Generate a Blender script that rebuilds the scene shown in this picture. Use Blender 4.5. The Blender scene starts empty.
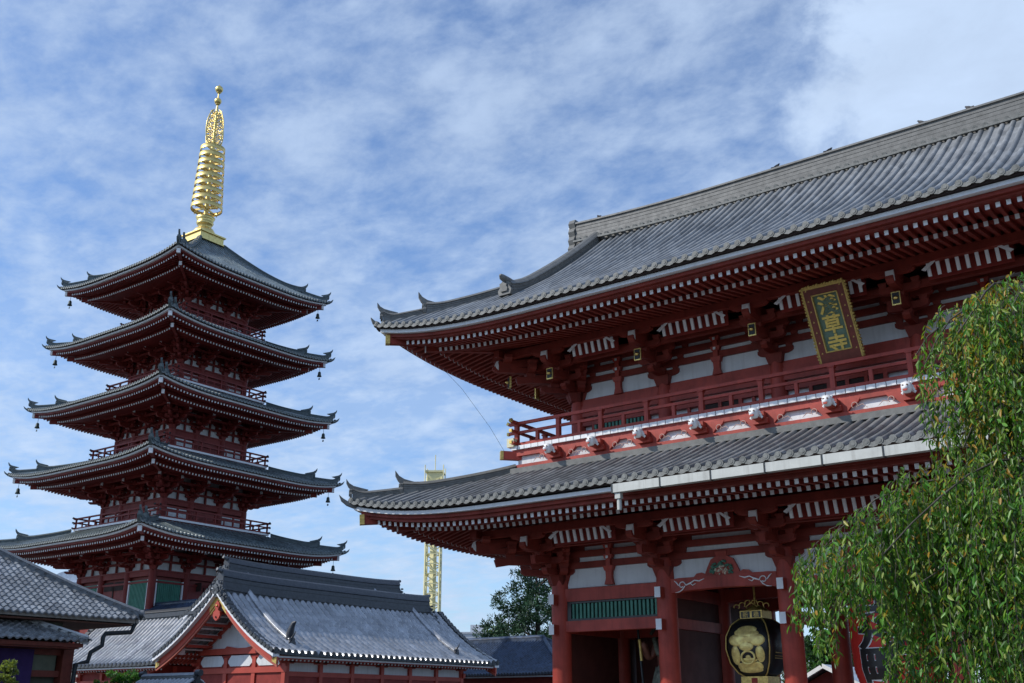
import bpy, math, random
import numpy as np
from mathutils import Vector, Matrix
R = math.radians
random.seed(7); rng = np.random.default_rng(11)
S = bpy.context.scene
COL = S.collection

# ------------------------------------------------------------------ camera
cam = bpy.data.cameras.new('camera'); cam_o = bpy.data.objects.new('camera', cam); COL.objects.link(cam_o)
cam.sensor_width = 36; cam.lens = 37.02; cam.clip_end = 3000
cam_o.location = (0, 0, 1.6); cam_o.rotation_euler = (R(90 + 19.3), 0, R(36.4))
S.camera = cam_o
# ------------------------------------------------------------------ sun, sky, exposure
AZ, EL = 222, 38
sv = Vector((math.sin(R(AZ)) * math.cos(R(EL)), math.cos(R(AZ)) * math.cos(R(EL)), math.sin(R(EL))))
sl = bpy.data.lights.new('sun', 'SUN'); sl.energy = 3.8; sl.angle = R(0.5); sl.color = (1, .95, .88)
so = bpy.data.objects.new('sun', sl); COL.objects.link(so); so.rotation_euler = (-sv).to_track_quat('-Z', 'Y').to_euler()
S.view_settings.view_transform = 'Standard'; S.view_settings.look = 'None'; S.view_settings.gamma = 1
S.view_settings.exposure = -0.08
S.view_settings.use_curve_mapping = False
W = bpy.data.worlds.new('World'); S.world = W; W.use_nodes = True
nt = W.node_tree; nt.nodes.clear()
def N(t, **k):
    n = nt.nodes.new(t)
    for a, b in k.items():
        if a == 'inp':
            for i, v in b.items(): n.inputs[i].default_value = v
        else: setattr(n, a, b)
    return n
def Lk(a, b): nt.links.new(a, b)
def MA(op, a, b=None, c=None, clamp=False):
    n = N('ShaderNodeMath', operation=op, use_clamp=clamp)
    for i, v in enumerate((a, b, c)):
        if v is None: continue
        if isinstance(v, (int, float)): n.inputs[i].default_value = v
        else: Lk(v, n.inputs[i])
    return n.outputs[0]
def build_world():
    sky = N('ShaderNodeTexSky', sky_type='NISHITA', sun_disc=False, sun_elevation=R(EL), sun_rotation=R(AZ), altitude=0, air_density=1.0, dust_density=.6, ozone_density=2.2)
    tc = N('ShaderNodeTexCoord'); sep = N('ShaderNodeSeparateXYZ'); Lk(tc.outputs['Generated'], sep.inputs[0])
    den = MA('ADD', MA('MAXIMUM', sep.outputs[2], 0.0), 0.16)
    cx = MA('DIVIDE', sep.outputs[0], den); cy = MA('DIVIDE', sep.outputs[1], den)
    cb = N('ShaderNodeCombineXYZ'); Lk(cx, cb.inputs[0]); Lk(cy, cb.inputs[1])
    def noise(scale, detail, rough, dist=0.0, rot=0, sc=(1, 1, 1), src=cb.outputs[0]):
        mp = N('ShaderNodeMapping'); mp.inputs['Rotation'].default_value = (0, 0, R(rot)); mp.inputs['Scale'].default_value = sc
        Lk(src, mp.inputs[0])
        n = N('ShaderNodeTexNoise'); n.inputs['Scale'].default_value = scale; n.inputs['Detail'].default_value = detail
        n.inputs['Roughness'].default_value = rough; n.inputs['Distortion'].default_value = dist
        Lk(mp.outputs[0], n.inputs['Vector']); return n.outputs['Fac']
    def ramp(x, a, b):
        n = N('ShaderNodeMapRange', interpolation_type='SMOOTHSTEP'); n.inputs['From Min'].default_value = a; n.inputs['From Max'].default_value = b
        Lk(x, n.inputs['Value']); return n.outputs[0]
    big = noise(.9, 3, .55, .2, 20)
    veil = noise(2.4, 9, .60, .12, 35, (1, 1.25, 1))
    fine = noise(8.0, 6, .60, .2, 60, (1, 1.25, 1))
    fine2 = noise(19.0, 5, .6, .15, 15, (1, 1.3, 1))
    m = MA('ADD', MA('MULTIPLY', veil, .46), MA('MULTIPLY', fine, .42))
    m = MA('ADD', m, MA('MULTIPLY', fine2, .21))
    m = MA('ADD', m, MA('MULTIPLY', big, .16))
    mask = MA('MULTIPLY', ramp(m, .44, .79), .72)
    # haze toward the horizon
    hz = MA('MULTIPLY', ramp(MA('SUBTRACT', 0.45, sep.outputs[2]), 0.0, .5), .30)
    mask = MA('ADD', mask, hz, clamp=True)
    def blob(px, py, rad, soft, amp, nsc=6.0):
        f = 1053.; u = px - 512; v = 341.5 - py; p = R(19.3); h = R(36.4)
        fw = Vector((-math.sin(h) * math.cos(p), math.cos(h) * math.cos(p), math.sin(p))); rt = Vector((math.cos(h), math.sin(h), 0)); up = rt.cross(fw)
        d = (fw * f + rt * u + up * v).normalized()
        vm = N('ShaderNodeVectorMath', operation='DISTANCE'); vm.inputs[1].default_value = d
        nn = N('ShaderNodeVectorMath', operation='NORMALIZE'); Lk(tc.outputs['Generated'], nn.inputs[0]); Lk(nn.outputs[0], vm.inputs[0])
        wob = noise(nsc, 7, .6, .2, 10, (1, 1, 1), nn.outputs[0])
        dist = MA('ADD', vm.outputs['Value'], MA('MULTIPLY', MA('SUBTRACT', wob, .5), -.38))
        return MA('MULTIPLY', MA('SUBTRACT', 1.0, ramp(dist, rad - soft, rad + soft)), amp)
    cloud2 = blob(985, 50, .185, .04, .92)
    for b in (blob(1160, 10, .22, .06, .9), blob(10, 330, .075, .05, .35), blob(385, 375, .08, .05, .38), blob(60, 500, .11, .07, .3)):
        cloud2 = MA('MAXIMUM', cloud2, b)
    mask = MA('MAXIMUM', mask, cloud2, clamp=True)
    sc = N('ShaderNodeVectorMath', operation='MULTIPLY'); Lk(sky.outputs[0], sc.inputs[0]); sc.inputs[1].default_value = (1.10, 1.38, 1.72)
    mix = N('ShaderNodeMix', data_type='RGBA'); Lk(mask, mix.inputs[0]); Lk(sc.outputs[0], mix.inputs[6])
    # cloud brightness, a little shaded inside
    shade = MA('ADD', MA('ADD', 5.6, MA('MULTIPLY', fine, 2.2)), MA('MULTIPLY', cloud2, .7))
    cc = N('ShaderNodeVectorMath', operation='SCALE'); cc.inputs[0].default_value = (.74, .92, 1.20); Lk(shade, cc.inputs['Scale'])
    Lk(cc.outputs[0], mix.inputs[7])
    bg = N('ShaderNodeBackground'); bg.inputs[1].default_value = .118; Lk(mix.outputs[2], bg.inputs[0])
    out = N('ShaderNodeOutputWorld'); Lk(bg.outputs[0], out.inputs[0])
build_world()

# ------------------------------------------------------------------ materials
def material(name, col, rough=.6, var=.18, scale=3.0, metal=0.0, bump=0.0, bscale=40.0, col2=None, spec=.5, streak=0.0, coat=0.0, trans=0.0):
    m = bpy.data.materials.new(name); m.use_nodes = True; t = m.node_tree; t.nodes.clear()
    out = t.nodes.new('ShaderNodeOutputMaterial'); b = t.nodes.new('ShaderNodeBsdfPrincipled'); t.links.new(b.outputs[0], out.inputs[0])
    tc = t.nodes.new('ShaderNodeTexCoord')
    n = t.nodes.new('ShaderNodeTexNoise'); n.inputs['Scale'].default_value = scale; n.inputs['Detail'].default_value = 6; n.inputs['Roughness'].default_value = .6
    t.links.new(tc.outputs['Object'], n.inputs['Vector'])
    mix = t.nodes.new('ShaderNodeMix'); mix.data_type = 'RGBA'
    c2 = col2 or tuple(c * (1 - var) for c in col)
    c1 = col if col2 else tuple(min(1, c * (1 + var)) for c in col)
    mr = t.nodes.new('ShaderNodeMapRange'); mr.inputs['From Min'].default_value = .32; mr.inputs['From Max'].default_value = .68
    t.links.new(n.outputs['Fac'], mr.inputs['Value']); t.links.new(mr.outputs[0], mix.inputs[0])
    mix.inputs[6].default_value = (*c1, 1); mix.inputs[7].default_value = (*c2, 1)
    last = mix.outputs[2]
    if streak:
        n2 = t.nodes.new('ShaderNodeTexNoise'); n2.inputs['Scale'].default_value = 5; n2.inputs['Detail'].default_value = 5
        mp = t.nodes.new('ShaderNodeMapping'); mp.inputs['Scale'].default_value = (1.6, 1.6, .12)
        t.links.new(tc.outputs['Object'], mp.inputs[0]); t.links.new(mp.outputs[0], n2.inputs['Vector'])
        mm = t.nodes.new('ShaderNodeMix'); mm.data_type = 'RGBA'; mm.blend_type = 'MULTIPLY'
        r2 = t.nodes.new('ShaderNodeMapRange'); r2.inputs['From Min'].default_value = .5; r2.inputs['From Max'].default_value = .75; r2.inputs['To Max'].default_value = streak
        t.links.new(n2.outputs['Fac'], r2.inputs['Value']); t.links.new(r2.outputs[0], mm.inputs[0]); t.links.new(last, mm.inputs[6]); mm.inputs[7].default_value = (.45, .42, .4, 1)
        last = mm.outputs[2]
    t.links.new(last, b.inputs['Base Color'])
    b.inputs['Roughness'].default_value = rough; b.inputs['Metallic'].default_value = metal; b.inputs['Specular IOR Level'].default_value = spec
    b.inputs['Coat Weight'].default_value = coat
    rr = t.nodes.new('ShaderNodeMapRange'); rr.inputs['To Min'].default_value = max(0.02, rough - .1); rr.inputs['To Max'].default_value = min(1, rough + .12)
    t.links.new(n.outputs['Fac'], rr.inputs['Value']); t.links.new(rr.outputs[0], b.inputs['Roughness'])
    if bump:
        nb = t.nodes.new('ShaderNodeTexNoise'); nb.inputs['Scale'].default_value = bscale; nb.inputs['Detail'].default_value = 4
        t.links.new(tc.outputs['Object'], nb.inputs['Vector'])
        bp = t.nodes.new('ShaderNodeBump'); bp.inputs['Strength'].default_value = bump; bp.inputs['Distance'].default_value = .02
        t.links.new(nb.outputs['Fac'], bp.inputs['Height']); t.links.new(bp.outputs[0], b.inputs['Normal'])
    return m
def tile_material(name, col, rough, cell=(.33, .33, .3), amount=.35, metal=0.0, spec=.5, lo=.05):
    """fired tiles: every tile its own tone and gloss"""
    m = material(name, col, rough, .26, .9, metal, .3, 24, spec=spec); t = m.node_tree
    b = [n for n in t.nodes if n.type == 'BSDF_PRINCIPLED'][0]
    tc = t.nodes.new('ShaderNodeTexCoord'); sn = t.nodes.new('ShaderNodeVectorMath'); sn.operation = 'SNAP'; sn.inputs[1].default_value = cell
    t.links.new(tc.outputs['Object'], sn.inputs[0])
    wn = t.nodes.new('ShaderNodeTexWhiteNoise'); t.links.new(sn.outputs[0], wn.inputs['Vector'])
    prev = b.inputs['Base Color'].links[0].from_socket
    mm = t.nodes.new('ShaderNodeMix'); mm.data_type = 'RGBA'; mm.blend_type = 'MULTIPLY'; mm.inputs[0].default_value = 1
    mr = t.nodes.new('ShaderNodeMapRange'); mr.inputs['To Min'].default_value = 1 - amount; mr.inputs['To Max'].default_value = 1 + amount
    t.links.new(wn.outputs['Value'], mr.inputs['Value']); t.links.new(prev, mm.inputs[6]); t.links.new(mr.outputs[0], mm.inputs[7]); t.links.new(mm.outputs[2], b.inputs['Base Color'])
    r2 = t.nodes.new('ShaderNodeMapRange'); r2.inputs['To Min'].default_value = max(.05, rough - .14); r2.inputs['To Max'].default_value = rough + .14
    t.links.new(wn.outputs['Color'], r2.inputs['Value']); t.links.new(r2.outputs[0], b.inputs['Roughness'])
    return m
RED = material('vermilion_paint', (.37, .052, .034), .52, .26, 1.1, streak=.5, bump=.08, spec=.4)
SHADE_RED = material('eave_shade_red_timber', (.225, .034, .022), .6, .22, 1.6, bump=.1, spec=.3, streak=.3)  # darker copy of the vermilion: under-eave shade put into the timber colour
REDB = material('vermilion_boards', (.26, .032, .024), .6, .2, 2.0, bump=.1, spec=.3)
REDP = material('pagoda_vermilion', (.20, .024, .019), .55, .2, 1.0, spec=.35, streak=.3)
REDBR = material('bright_vermilion', (.44, .062, .038), .5, .12, 1.0, streak=.2, spec=.4)
WHITE = material('white_paint', (.79, .80, .81), .55, .05, 3.0, streak=.18)
PLASTER = material('white_plaster', (.70, .72, .73), .8, .06, 1.5, streak=.25)
GREEN = material('green_lattice_paint', (.05, .21, .145), .5, .2, 3)
GOLD = material('gilded_metal', (.86, .62, .20), .28, .2, 6, metal=1.0, bump=.15)
GOLDP = material('gold_leaf_paint', (.62, .44, .13), .42, .25, 14, metal=.55)
SPIRE = material('gilt_bronze', (.78, .60, .22), .38, .16, 5, metal=.9, bump=.1, bscale=14)
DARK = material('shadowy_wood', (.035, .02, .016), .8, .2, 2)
IRON = material('dark_bronze', (.035, .04, .042), .5, .3, 8, metal=.5)
BELL = material('verdigris_bronze', (.045, .065, .06), .55, .3, 8, metal=.3)
TILEG = tile_material('grey_titanium_tile', (.20, .205, .205), .5, (.345, .6, 9.), .24, metal=.04)
TILEP = tile_material('pagoda_tile', (.15, .185, .19), .30, (.3, .3, .3), .2, metal=.25)
TILEK = tile_material('kawara_tile', (.36, .37, .385), .30, (.48, .48, .4), .14, metal=.45, spec=.8)
TILED = tile_material('pantile', (.20, .21, .215), .30, (.27, .27, .2), .35, metal=.1, spec=.7)
TILEB = tile_material('blue_slate_tile', (.035, .055, .095), .5, (.3, .3, .3), .35)
CAPG = material('tile_end_grey', (.15, .155, .145), .6, .3, 9, bump=.4, bscale=60)
RIDGE = material('ridge_tile', (.14, .14, .132), .6, .2, 5, bump=.2, bscale=20)
RIDGEK = material('dark_ridge_tile', (.045, .05, .06), .45, .25, 5, bump=.2, bscale=20)
BLACK = material('black_lacquer', (.012, .013, .014), .35, .2, 5)
BROWN = material('brown_red_frame', (.17, .035, .022), .45, .2, 6)
BOARDG = material('green_plaque_ground', (.13, .20, .14), .5, .15, 6)
STONE = material('granite', (.38, .37, .35), .8, .15, 4, bump=.3)

# ------------------------------------------------------------------ mesh helpers
class MB:
    def __init__(s): s.v = []; s.f = []; s.m = []; s.sm = []
    def add(s, vs, fs, m=0, smooth=False):
        b = len(s.v); s.v.extend([tuple(v) for v in vs]); s.f.extend([tuple(b + i for i in f) for f in fs]); s.m.extend([m] * len(fs)); s.sm.extend([smooth] * len(fs))
    def box(s, c, d, m=0, rz=0.0, taper=1.0):
        hx, hy, hz = d[0] / 2, d[1] / 2, d[2] / 2; cr, sr = math.cos(rz), math.sin(rz); vs = []
        for k, z in enumerate((-hz, hz)):
            t = taper if k == 0 else 1.0
            for x, y in ((-hx, -hy), (hx, -hy), (hx, hy), (-hx, hy)):
                x *= t; y *= t; vs.append((c[0] + x * cr - y * sr, c[1] + x * sr + y * cr, c[2] + z))
        s.add(vs, [(3, 2, 1, 0), (4, 5, 6, 7), (0, 1, 5, 4), (1, 2, 6, 5), (2, 3, 7, 6), (3, 0, 4, 7)], m)
    def bar(s, p, q, w, h, m=0, mend=None, cap=.012):
        """beam from p to q, w wide and h deep, centred on the line; mend paints the far end q"""
        p = Vector(p); q = Vector(q); d = (q - p); L = d.length
        if L < 1e-6: return
        d /= L; u = Vector((0, 0, 1)).cross(d)
        if u.length < 1e-4: u = Vector((1, 0, 0))
        u.normalize(); n = d.cross(u)
        def ring(c, e=0.0): return [c + u * (a * (w / 2 + e)) + n * (b * (h / 2 + e)) for a, b in ((-1, -1), (1, -1), (1, 1), (-1, 1))]
        s.add(ring(p) + ring(q), [(3, 2, 1, 0), (4, 5, 6, 7), (0, 1, 5, 4), (1, 2, 6, 5), (2, 3, 7, 6), (3, 0, 4, 7)], m)
        if mend is not None:
            s.add(ring(q - d * .004, .003) + ring(q + d * cap, .003), [(3, 2, 1, 0), (4, 5, 6, 7), (0, 1, 5, 4), (1, 2, 6, 5), (2, 3, 7, 6), (3, 0, 4, 7)], mend)
    def prism(s, poly, org, ux, uy, t, m=0):
        """2-D outline poly in the plane (ux, uy) at org, thickened by vector t"""
        o = Vector(org); ux = Vector(ux); uy = Vector(uy); t = Vector(t); n = len(poly)
        a = [o + ux * p[0] + uy * p[1] for p in poly]; b = [x + t for x in a]
        s.add(a + b, [tuple(range(n))[::-1], tuple(range(n, 2 * n))] + [(i, (i + 1) % n, n + (i + 1) % n, n + i) for i in range(n)], m)
    def tube(s, pts, rad, n=8, m=0, smooth=True, caps=True):
        pts = [Vector(p) for p in pts]; k = len(pts)
        if isinstance(rad, (int, float)): rad = [rad] * k
        vs = []; ref = None
        for i, p in enumerate(pts):
            d = (pts[min(i + 1, k - 1)] - pts[max(i - 1, 0)]).normalized()
            if ref is None:
                ref = Vector((1, 0, 0)) if abs(d.x) < .9 else Vector((0, 1, 0))
            u = (ref - d * ref.dot(d)).normalized(); w = d.cross(u); ref = u
            vs += [p + (u * math.cos(2 * math.pi * j / n) + w * math.sin(2 * math.pi * j / n)) * rad[i] for j in range(n)]
        fs = [(i * n + j, i * n + (j + 1) % n, (i + 1) * n + (j + 1) % n, (i + 1) * n + j) for i in range(k - 1) for j in range(n)]
        s.add(vs, fs, m, smooth)
        if caps: s.add(vs[:n][::-1] + vs[-n:], [tuple(range(n)), tuple(range(n, 2 * n))], m)
    def lathe(s, prof, c=(0, 0, 0), n=20, m=0, smooth=True, sq=0.0):
        vs = []
        for r, z in prof:
            for j in range(n):
                a = 2 * math.pi * j / n; k = 1.0
                if sq: k = 1 / (abs(math.cos(a)) ** sq + abs(math.sin(a)) ** sq) ** (1 / sq)
                vs.append((c[0] + r * k * math.cos(a), c[1] + r * k * math.sin(a), c[2] + z))
        s.add(vs, [(i * n + j, i * n + (j + 1) % n, (i + 1) * n + (j + 1) % n, (i + 1) * n + j) for i in range(len(prof) - 1) for j in range(n)], m, smooth)
    def grid(s, rows, m=0, smooth=False):
        h = len(rows); w = len(rows[0])
        s.add([p for r in rows for p in r], [(i * w + j, i * w + j + 1, (i + 1) * w + j + 1, (i + 1) * w + j) for i in range(h - 1) for j in range(w - 1)], m, smooth)
    def sweep(s, pts, prof, m=0, closed=True, smooth=False, caps=True):
        """profile (lateral, up) carried along pts; up stays vertical"""
        pts = [Vector(p) for p in pts]; k = len(pts); n = len(prof); vs = []
        for i, p in enumerate(pts):
            d = pts[min(i + 1, k - 1)] - pts[max(i - 1, 0)]; d.z = 0; d.normalize(); l = Vector((d.y, -d.x, 0))
            vs += [p + l * a + Vector((0, 0, b)) for a, b in prof]
        s.add(vs, [(i * n + j, i * n + (j + 1) % n, (i + 1) * n + (j + 1) % n, (i + 1) * n + j) for i in range(k - 1) for j in range(n if closed else n - 1)], m, smooth)
        if caps: s.add(vs[:n] + vs[-n:], [tuple(range(n)), tuple(range(n, 2 * n))[::-1]], m)
    def mesh(s, name, mats):
        me = bpy.data.meshes.new(name); me.from_pydata([tuple(v) for v in s.v], [], s.f)
        for mt in (mats if isinstance(mats, (list, tuple)) else [mats]): me.materials.append(mt)
        me.polygons.foreach_set('material_index', s.m); me.polygons.foreach_set('use_smooth', s.sm); me.update(); return me
    def build(s, name, mats, parent=None, loc=(0, 0, 0), rz=0.0):
        o = bpy.data.objects.new(name, s.mesh(name, mats)); COL.objects.link(o); o.location = loc; o.rotation_euler = (0, 0, rz)
        if parent: o.parent = parent
        return o
def tag(o, label, cat=None, group=None, kind=None):
    if label: o['label'] = label
    if cat: o['category'] = cat
    if group: o['group'] = group
    if kind: o['kind'] = kind
    return o
def empty(name, loc, rz=0.0):
    o = bpy.data.objects.new(name, None); COL.objects.link(o); o.location = loc; o.rotation_euler = (0, 0, rz); return o
def dup(o, parent=None, loc=None, rz=None):
    c = o.copy(); COL.objects.link(c); c.parent = parent
    if loc is not None: c.location = loc
    if rz is not None: c.rotation_euler = (0, 0, rz)
    for ch in o.children: dup(ch, c)
    return c
def text_mesh(ch, size, depth, mat, name, bold=0.0):
    cu = bpy.data.curves.new(name, 'FONT'); cu.body = ch; cu.size = size; cu.extrude = depth; cu.offset = bold; cu.align_x = 'CENTER'; cu.align_y = 'CENTER'
    o = bpy.data.objects.new(name, cu); COL.objects.link(o); dg = bpy.context.evaluated_depsgraph_get(); me = bpy.data.meshes.new_from_object(o.evaluated_get(dg))
    bpy.data.objects.remove(o); bpy.data.curves.remove(cu); me.materials.clear(); me.materials.append(mat)
    # centre it
    n = len(me.vertices); a = np.empty(n * 3); me.vertices.foreach_get('co', a); a = a.reshape(-1, 3); c = (a.max(0) + a.min(0)) / 2; c[2] = 0; a -= c; me.vertices.foreach_set('co', a.ravel()); me.update()
    return me

# ------------------------------------------------------------------ roofs
class Roof:
    """hipped roof with upturned corners; side 0 S, 1 E, 2 N, 3 W. inset i is measured in plan from the tile edge"""
    def __init__(s, ax, ay, z0, a, c, flare, L, Lf, g=0.0):
        s.ax, s.ay, s.z0, s.a, s.c, s.fl, s.L, s.Lf, s.g = ax, ay, z0, a, c, flare, L, Lf, g
    def half(s, k): return s.ax if k % 2 == 0 else s.ay
    def dep(s, k): return s.ay if k % 2 == 0 else s.ax
    def xy(s, k, t, i):
        d = s.dep(k) - i
        return [(t, -d), (d, t), (-t, d), (-d, -t)][k]
    def out(s, k): return Vector([(0, -1, 0), (1, 0, 0), (0, 1, 0), (-1, 0, 0)][k])
    def along(s, k): return Vector([(1, 0, 0), (0, 1, 0), (-1, 0, 0), (0, -1, 0)][k])
    def flz(s, k, t, i):
        dd = max(0, s.half(k) - max(i, 0) - abs(t)); return s.fl * max(0, 1 - dd / s.L) ** 3 * max(0, 1 - max(i, 0) / s.Lf) ** 1.5
    def z(s, k, t, i): return s.z0 + s.a * i + s.c * i * i + s.flz(k, t, i)
    def P(s, k, t, i, dz=0.0):
        x, y = s.xy(k, t, i); return (x, y, s.z(k, t, i) + dz)
    def U(s, k, t, i, dz, sl=0.0):
        """point under the eave: height follows the edge, not the roof"""
        x, y = s.xy(k, t, i); return (x, y, s.z0 + s.flz(k, t, i * .55) + dz + sl * i)
def roof_side(M, rf, k, imax, pitch, r, gmin=0.0, ns=40, ni=10, step=0.0, seg=8, m=0, mcap=1, cap=.085, mdark=0):
    half = rf.half(k)
    rows = []
    for b in range(ni + 1):
        i = imax * b / ni; w = max(half - i, gmin); rows.append([rf.P(k, -w + 2 * w * a / ns, i, -.01) for a in range(ns + 1)])
    M.grid(rows, m, True)
    # closing edge under the tiles
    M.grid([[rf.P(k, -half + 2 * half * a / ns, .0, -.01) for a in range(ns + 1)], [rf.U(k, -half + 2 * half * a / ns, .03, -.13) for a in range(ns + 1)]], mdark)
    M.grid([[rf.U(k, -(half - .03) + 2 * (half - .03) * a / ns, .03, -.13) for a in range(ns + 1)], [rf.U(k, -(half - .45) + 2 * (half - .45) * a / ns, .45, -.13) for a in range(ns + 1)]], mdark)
    n = int(half * 2 / pitch); off = (half * 2 - n * pitch) / 2
    out = rf.out(k); al = rf.along(k)
    ang = [math.pi * q / 4 for q in range(5)]
    for j in range(n + 1):
        t = -half + off + j * pitch
        top = imax if abs(t) <= gmin else min(imax, half - abs(t))
        if top > .25:
            if step:
                nk = max(1, int(top / step)); ii = []
                for q in range(nk): ii += [(q * top / nk, 1.16), ((q + .93) * top / nk, .86)]
                ii.append((top, 1.0))
            else: ii = [(top * q / seg, 1.0) for q in range(seg + 1)]
            M.grid([[Vector(rf.P(k, t, i)) + al * (math.cos(a) * r * q) + Vector((0, 0, math.sin(a) * r * q * 1.15)) for a in ang] for i, q in ii], m, True)
        # round end tile and the curved drip tile next to it
        e = Vector(rf.P(k, t, 0)) + Vector((0, 0, .015))
        ring = [e + al * (cap * math.cos(2 * math.pi * q / 10)) + Vector((0, 0, cap * math.sin(2 * math.pi * q / 10))) for q in range(10)]
        M.add([p + out * .05 for p in ring] + [p - out * .08 for p in ring], [tuple(range(10))] + [(q, (q + 1) % 10, 10 + (q + 1) % 10, 10 + q) for q in range(10)], mcap)
        ring2 = [e + out * .062 + (p - e) * .55 for p in ring]; M.add(ring2 + [p + out * .05 for p in ring], [tuple(range(10))], mcap)
        if j < n:
            t2 = t + pitch / 2; tt = [(-.5, .0), (-.3, -.055), (0, -.085), (.3, -.055), (.5, 0)]
            up = [Vector(rf.P(k, t2 + a * pitch, 0, .0)) + out * .03 for a, b in tt]; dn = [Vector(rf.P(k, t2 + a * pitch, 0, -.05 + b)) + out * .04 for a, b in tt]
            M.grid([up, dn], mcap)
def oni(M, p, d, s=1.0, m=0, horn=True):
    """ridge-end tile: shield, curled wings and a horn pointing along d"""
    d = Vector((d[0], d[1], 0)).normalized(); l = Vector((-d.y, d.x, 0)); p = Vector(p)
    poly = [(-.30, -.1), (-.36, .12), (-.24, .28), (-.28, .44), (-.12, .52), (-.06, .66), (.06, .66), (.12, .52), (.28, .44), (.24, .28), (.36, .12), (.30, -.1)]
    M.prism([(a * s, b * s) for a, b in poly], p + d * .02 * s, l, (0, 0, 1), d * .16 * s, m)
    M.prism([(a * s * .55, b * s * .6 + .1 * s) for a, b in poly], p + d * .17 * s, l, (0, 0, 1), d * .08 * s, m)
    if horn: M.tube([p + d * (x * s) + Vector((0, 0, z * s)) for x, z in ((-.25, .48), (.0, .52), (.22, .64), (.40, .86), (.44, 1.02))], [.09 * s, .09 * s, .075 * s, .05 * s, .02 * s], 7, m)
def ridge(M, pts, w, h, m=0, cap=True):
    M.sweep(pts, [(-w * .55, -.15), (-w / 2, h * .62), (-w * .62, h * .66), (-w * .55, h * .75), (-w * .28, h * .97), (0, h * 1.05), (w * .28, h * .97), (w * .55, h * .75), (w * .62, h * .66), (w / 2, h * .62), (w * .55, -.15)], m)
    for k, zz in enumerate((.2, .42)):
        M.sweep(pts, [(-w * .56, h * zz), (w * .56, h * zz), (w * .56, h * zz + .035), (-w * .56, h * zz + .035)], m)
def corner_ridge(M, rf, sx, sy, i0, i1, w, h, m, size=1.0, upturn=.35, tip=None):
    """ridge down the hip at corner (sx, sy) from inset i0 to i1"""
    pts = []
    n = 14
    for q in range(n + 1):
        f = q / n; i = i0 + (i1 - i0) * f
        x = sx * (rf.ax - i); y = sy * (rf.ay - i); z = rf.z0 + rf.a * i + rf.c * i * i + rf.fl * max(0, 1 - max(i, 0) / rf.Lf) ** 1.5 + upturn * max(0, (f - .72) / .28) ** 2.0
        pts.append((x, y, z))
    ridge(M, pts, w, h, m)
    e = Vector(pts[-1]); d = Vector((sx, sy, 0)).normalized()
    if i1 < 1: M.prism([(-.5, -.22), (.15, -.10), (.32, .0), (.46, .12), (.38, -.08), (.18, -.24), (-.1, -.34)], e - Vector((-d.y, d.x, 0)) * .1 - Vector((0, 0, upturn * .8)), d, (0, 0, 1), Vector((-d.y, d.x, 0)) * .2, m)
    oni(M, e + Vector((0, 0, -.05)), d, size, m, False)
    M.prism([(a * size, h * .8 + b * size) for a, b in ((-1.1, 0), (-.5, .13), (-.05, .24), (.25, .42), (.48, .72), (.46, .42), (.32, .16), (.18, .0), (.1, -.3), (-.3, -.3))], e - Vector((-d.y, d.x, 0)) * .13 * size, d, (0, 0, 1), Vector((-d.y, d.x, 0)) * .26 * size, m)
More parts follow.
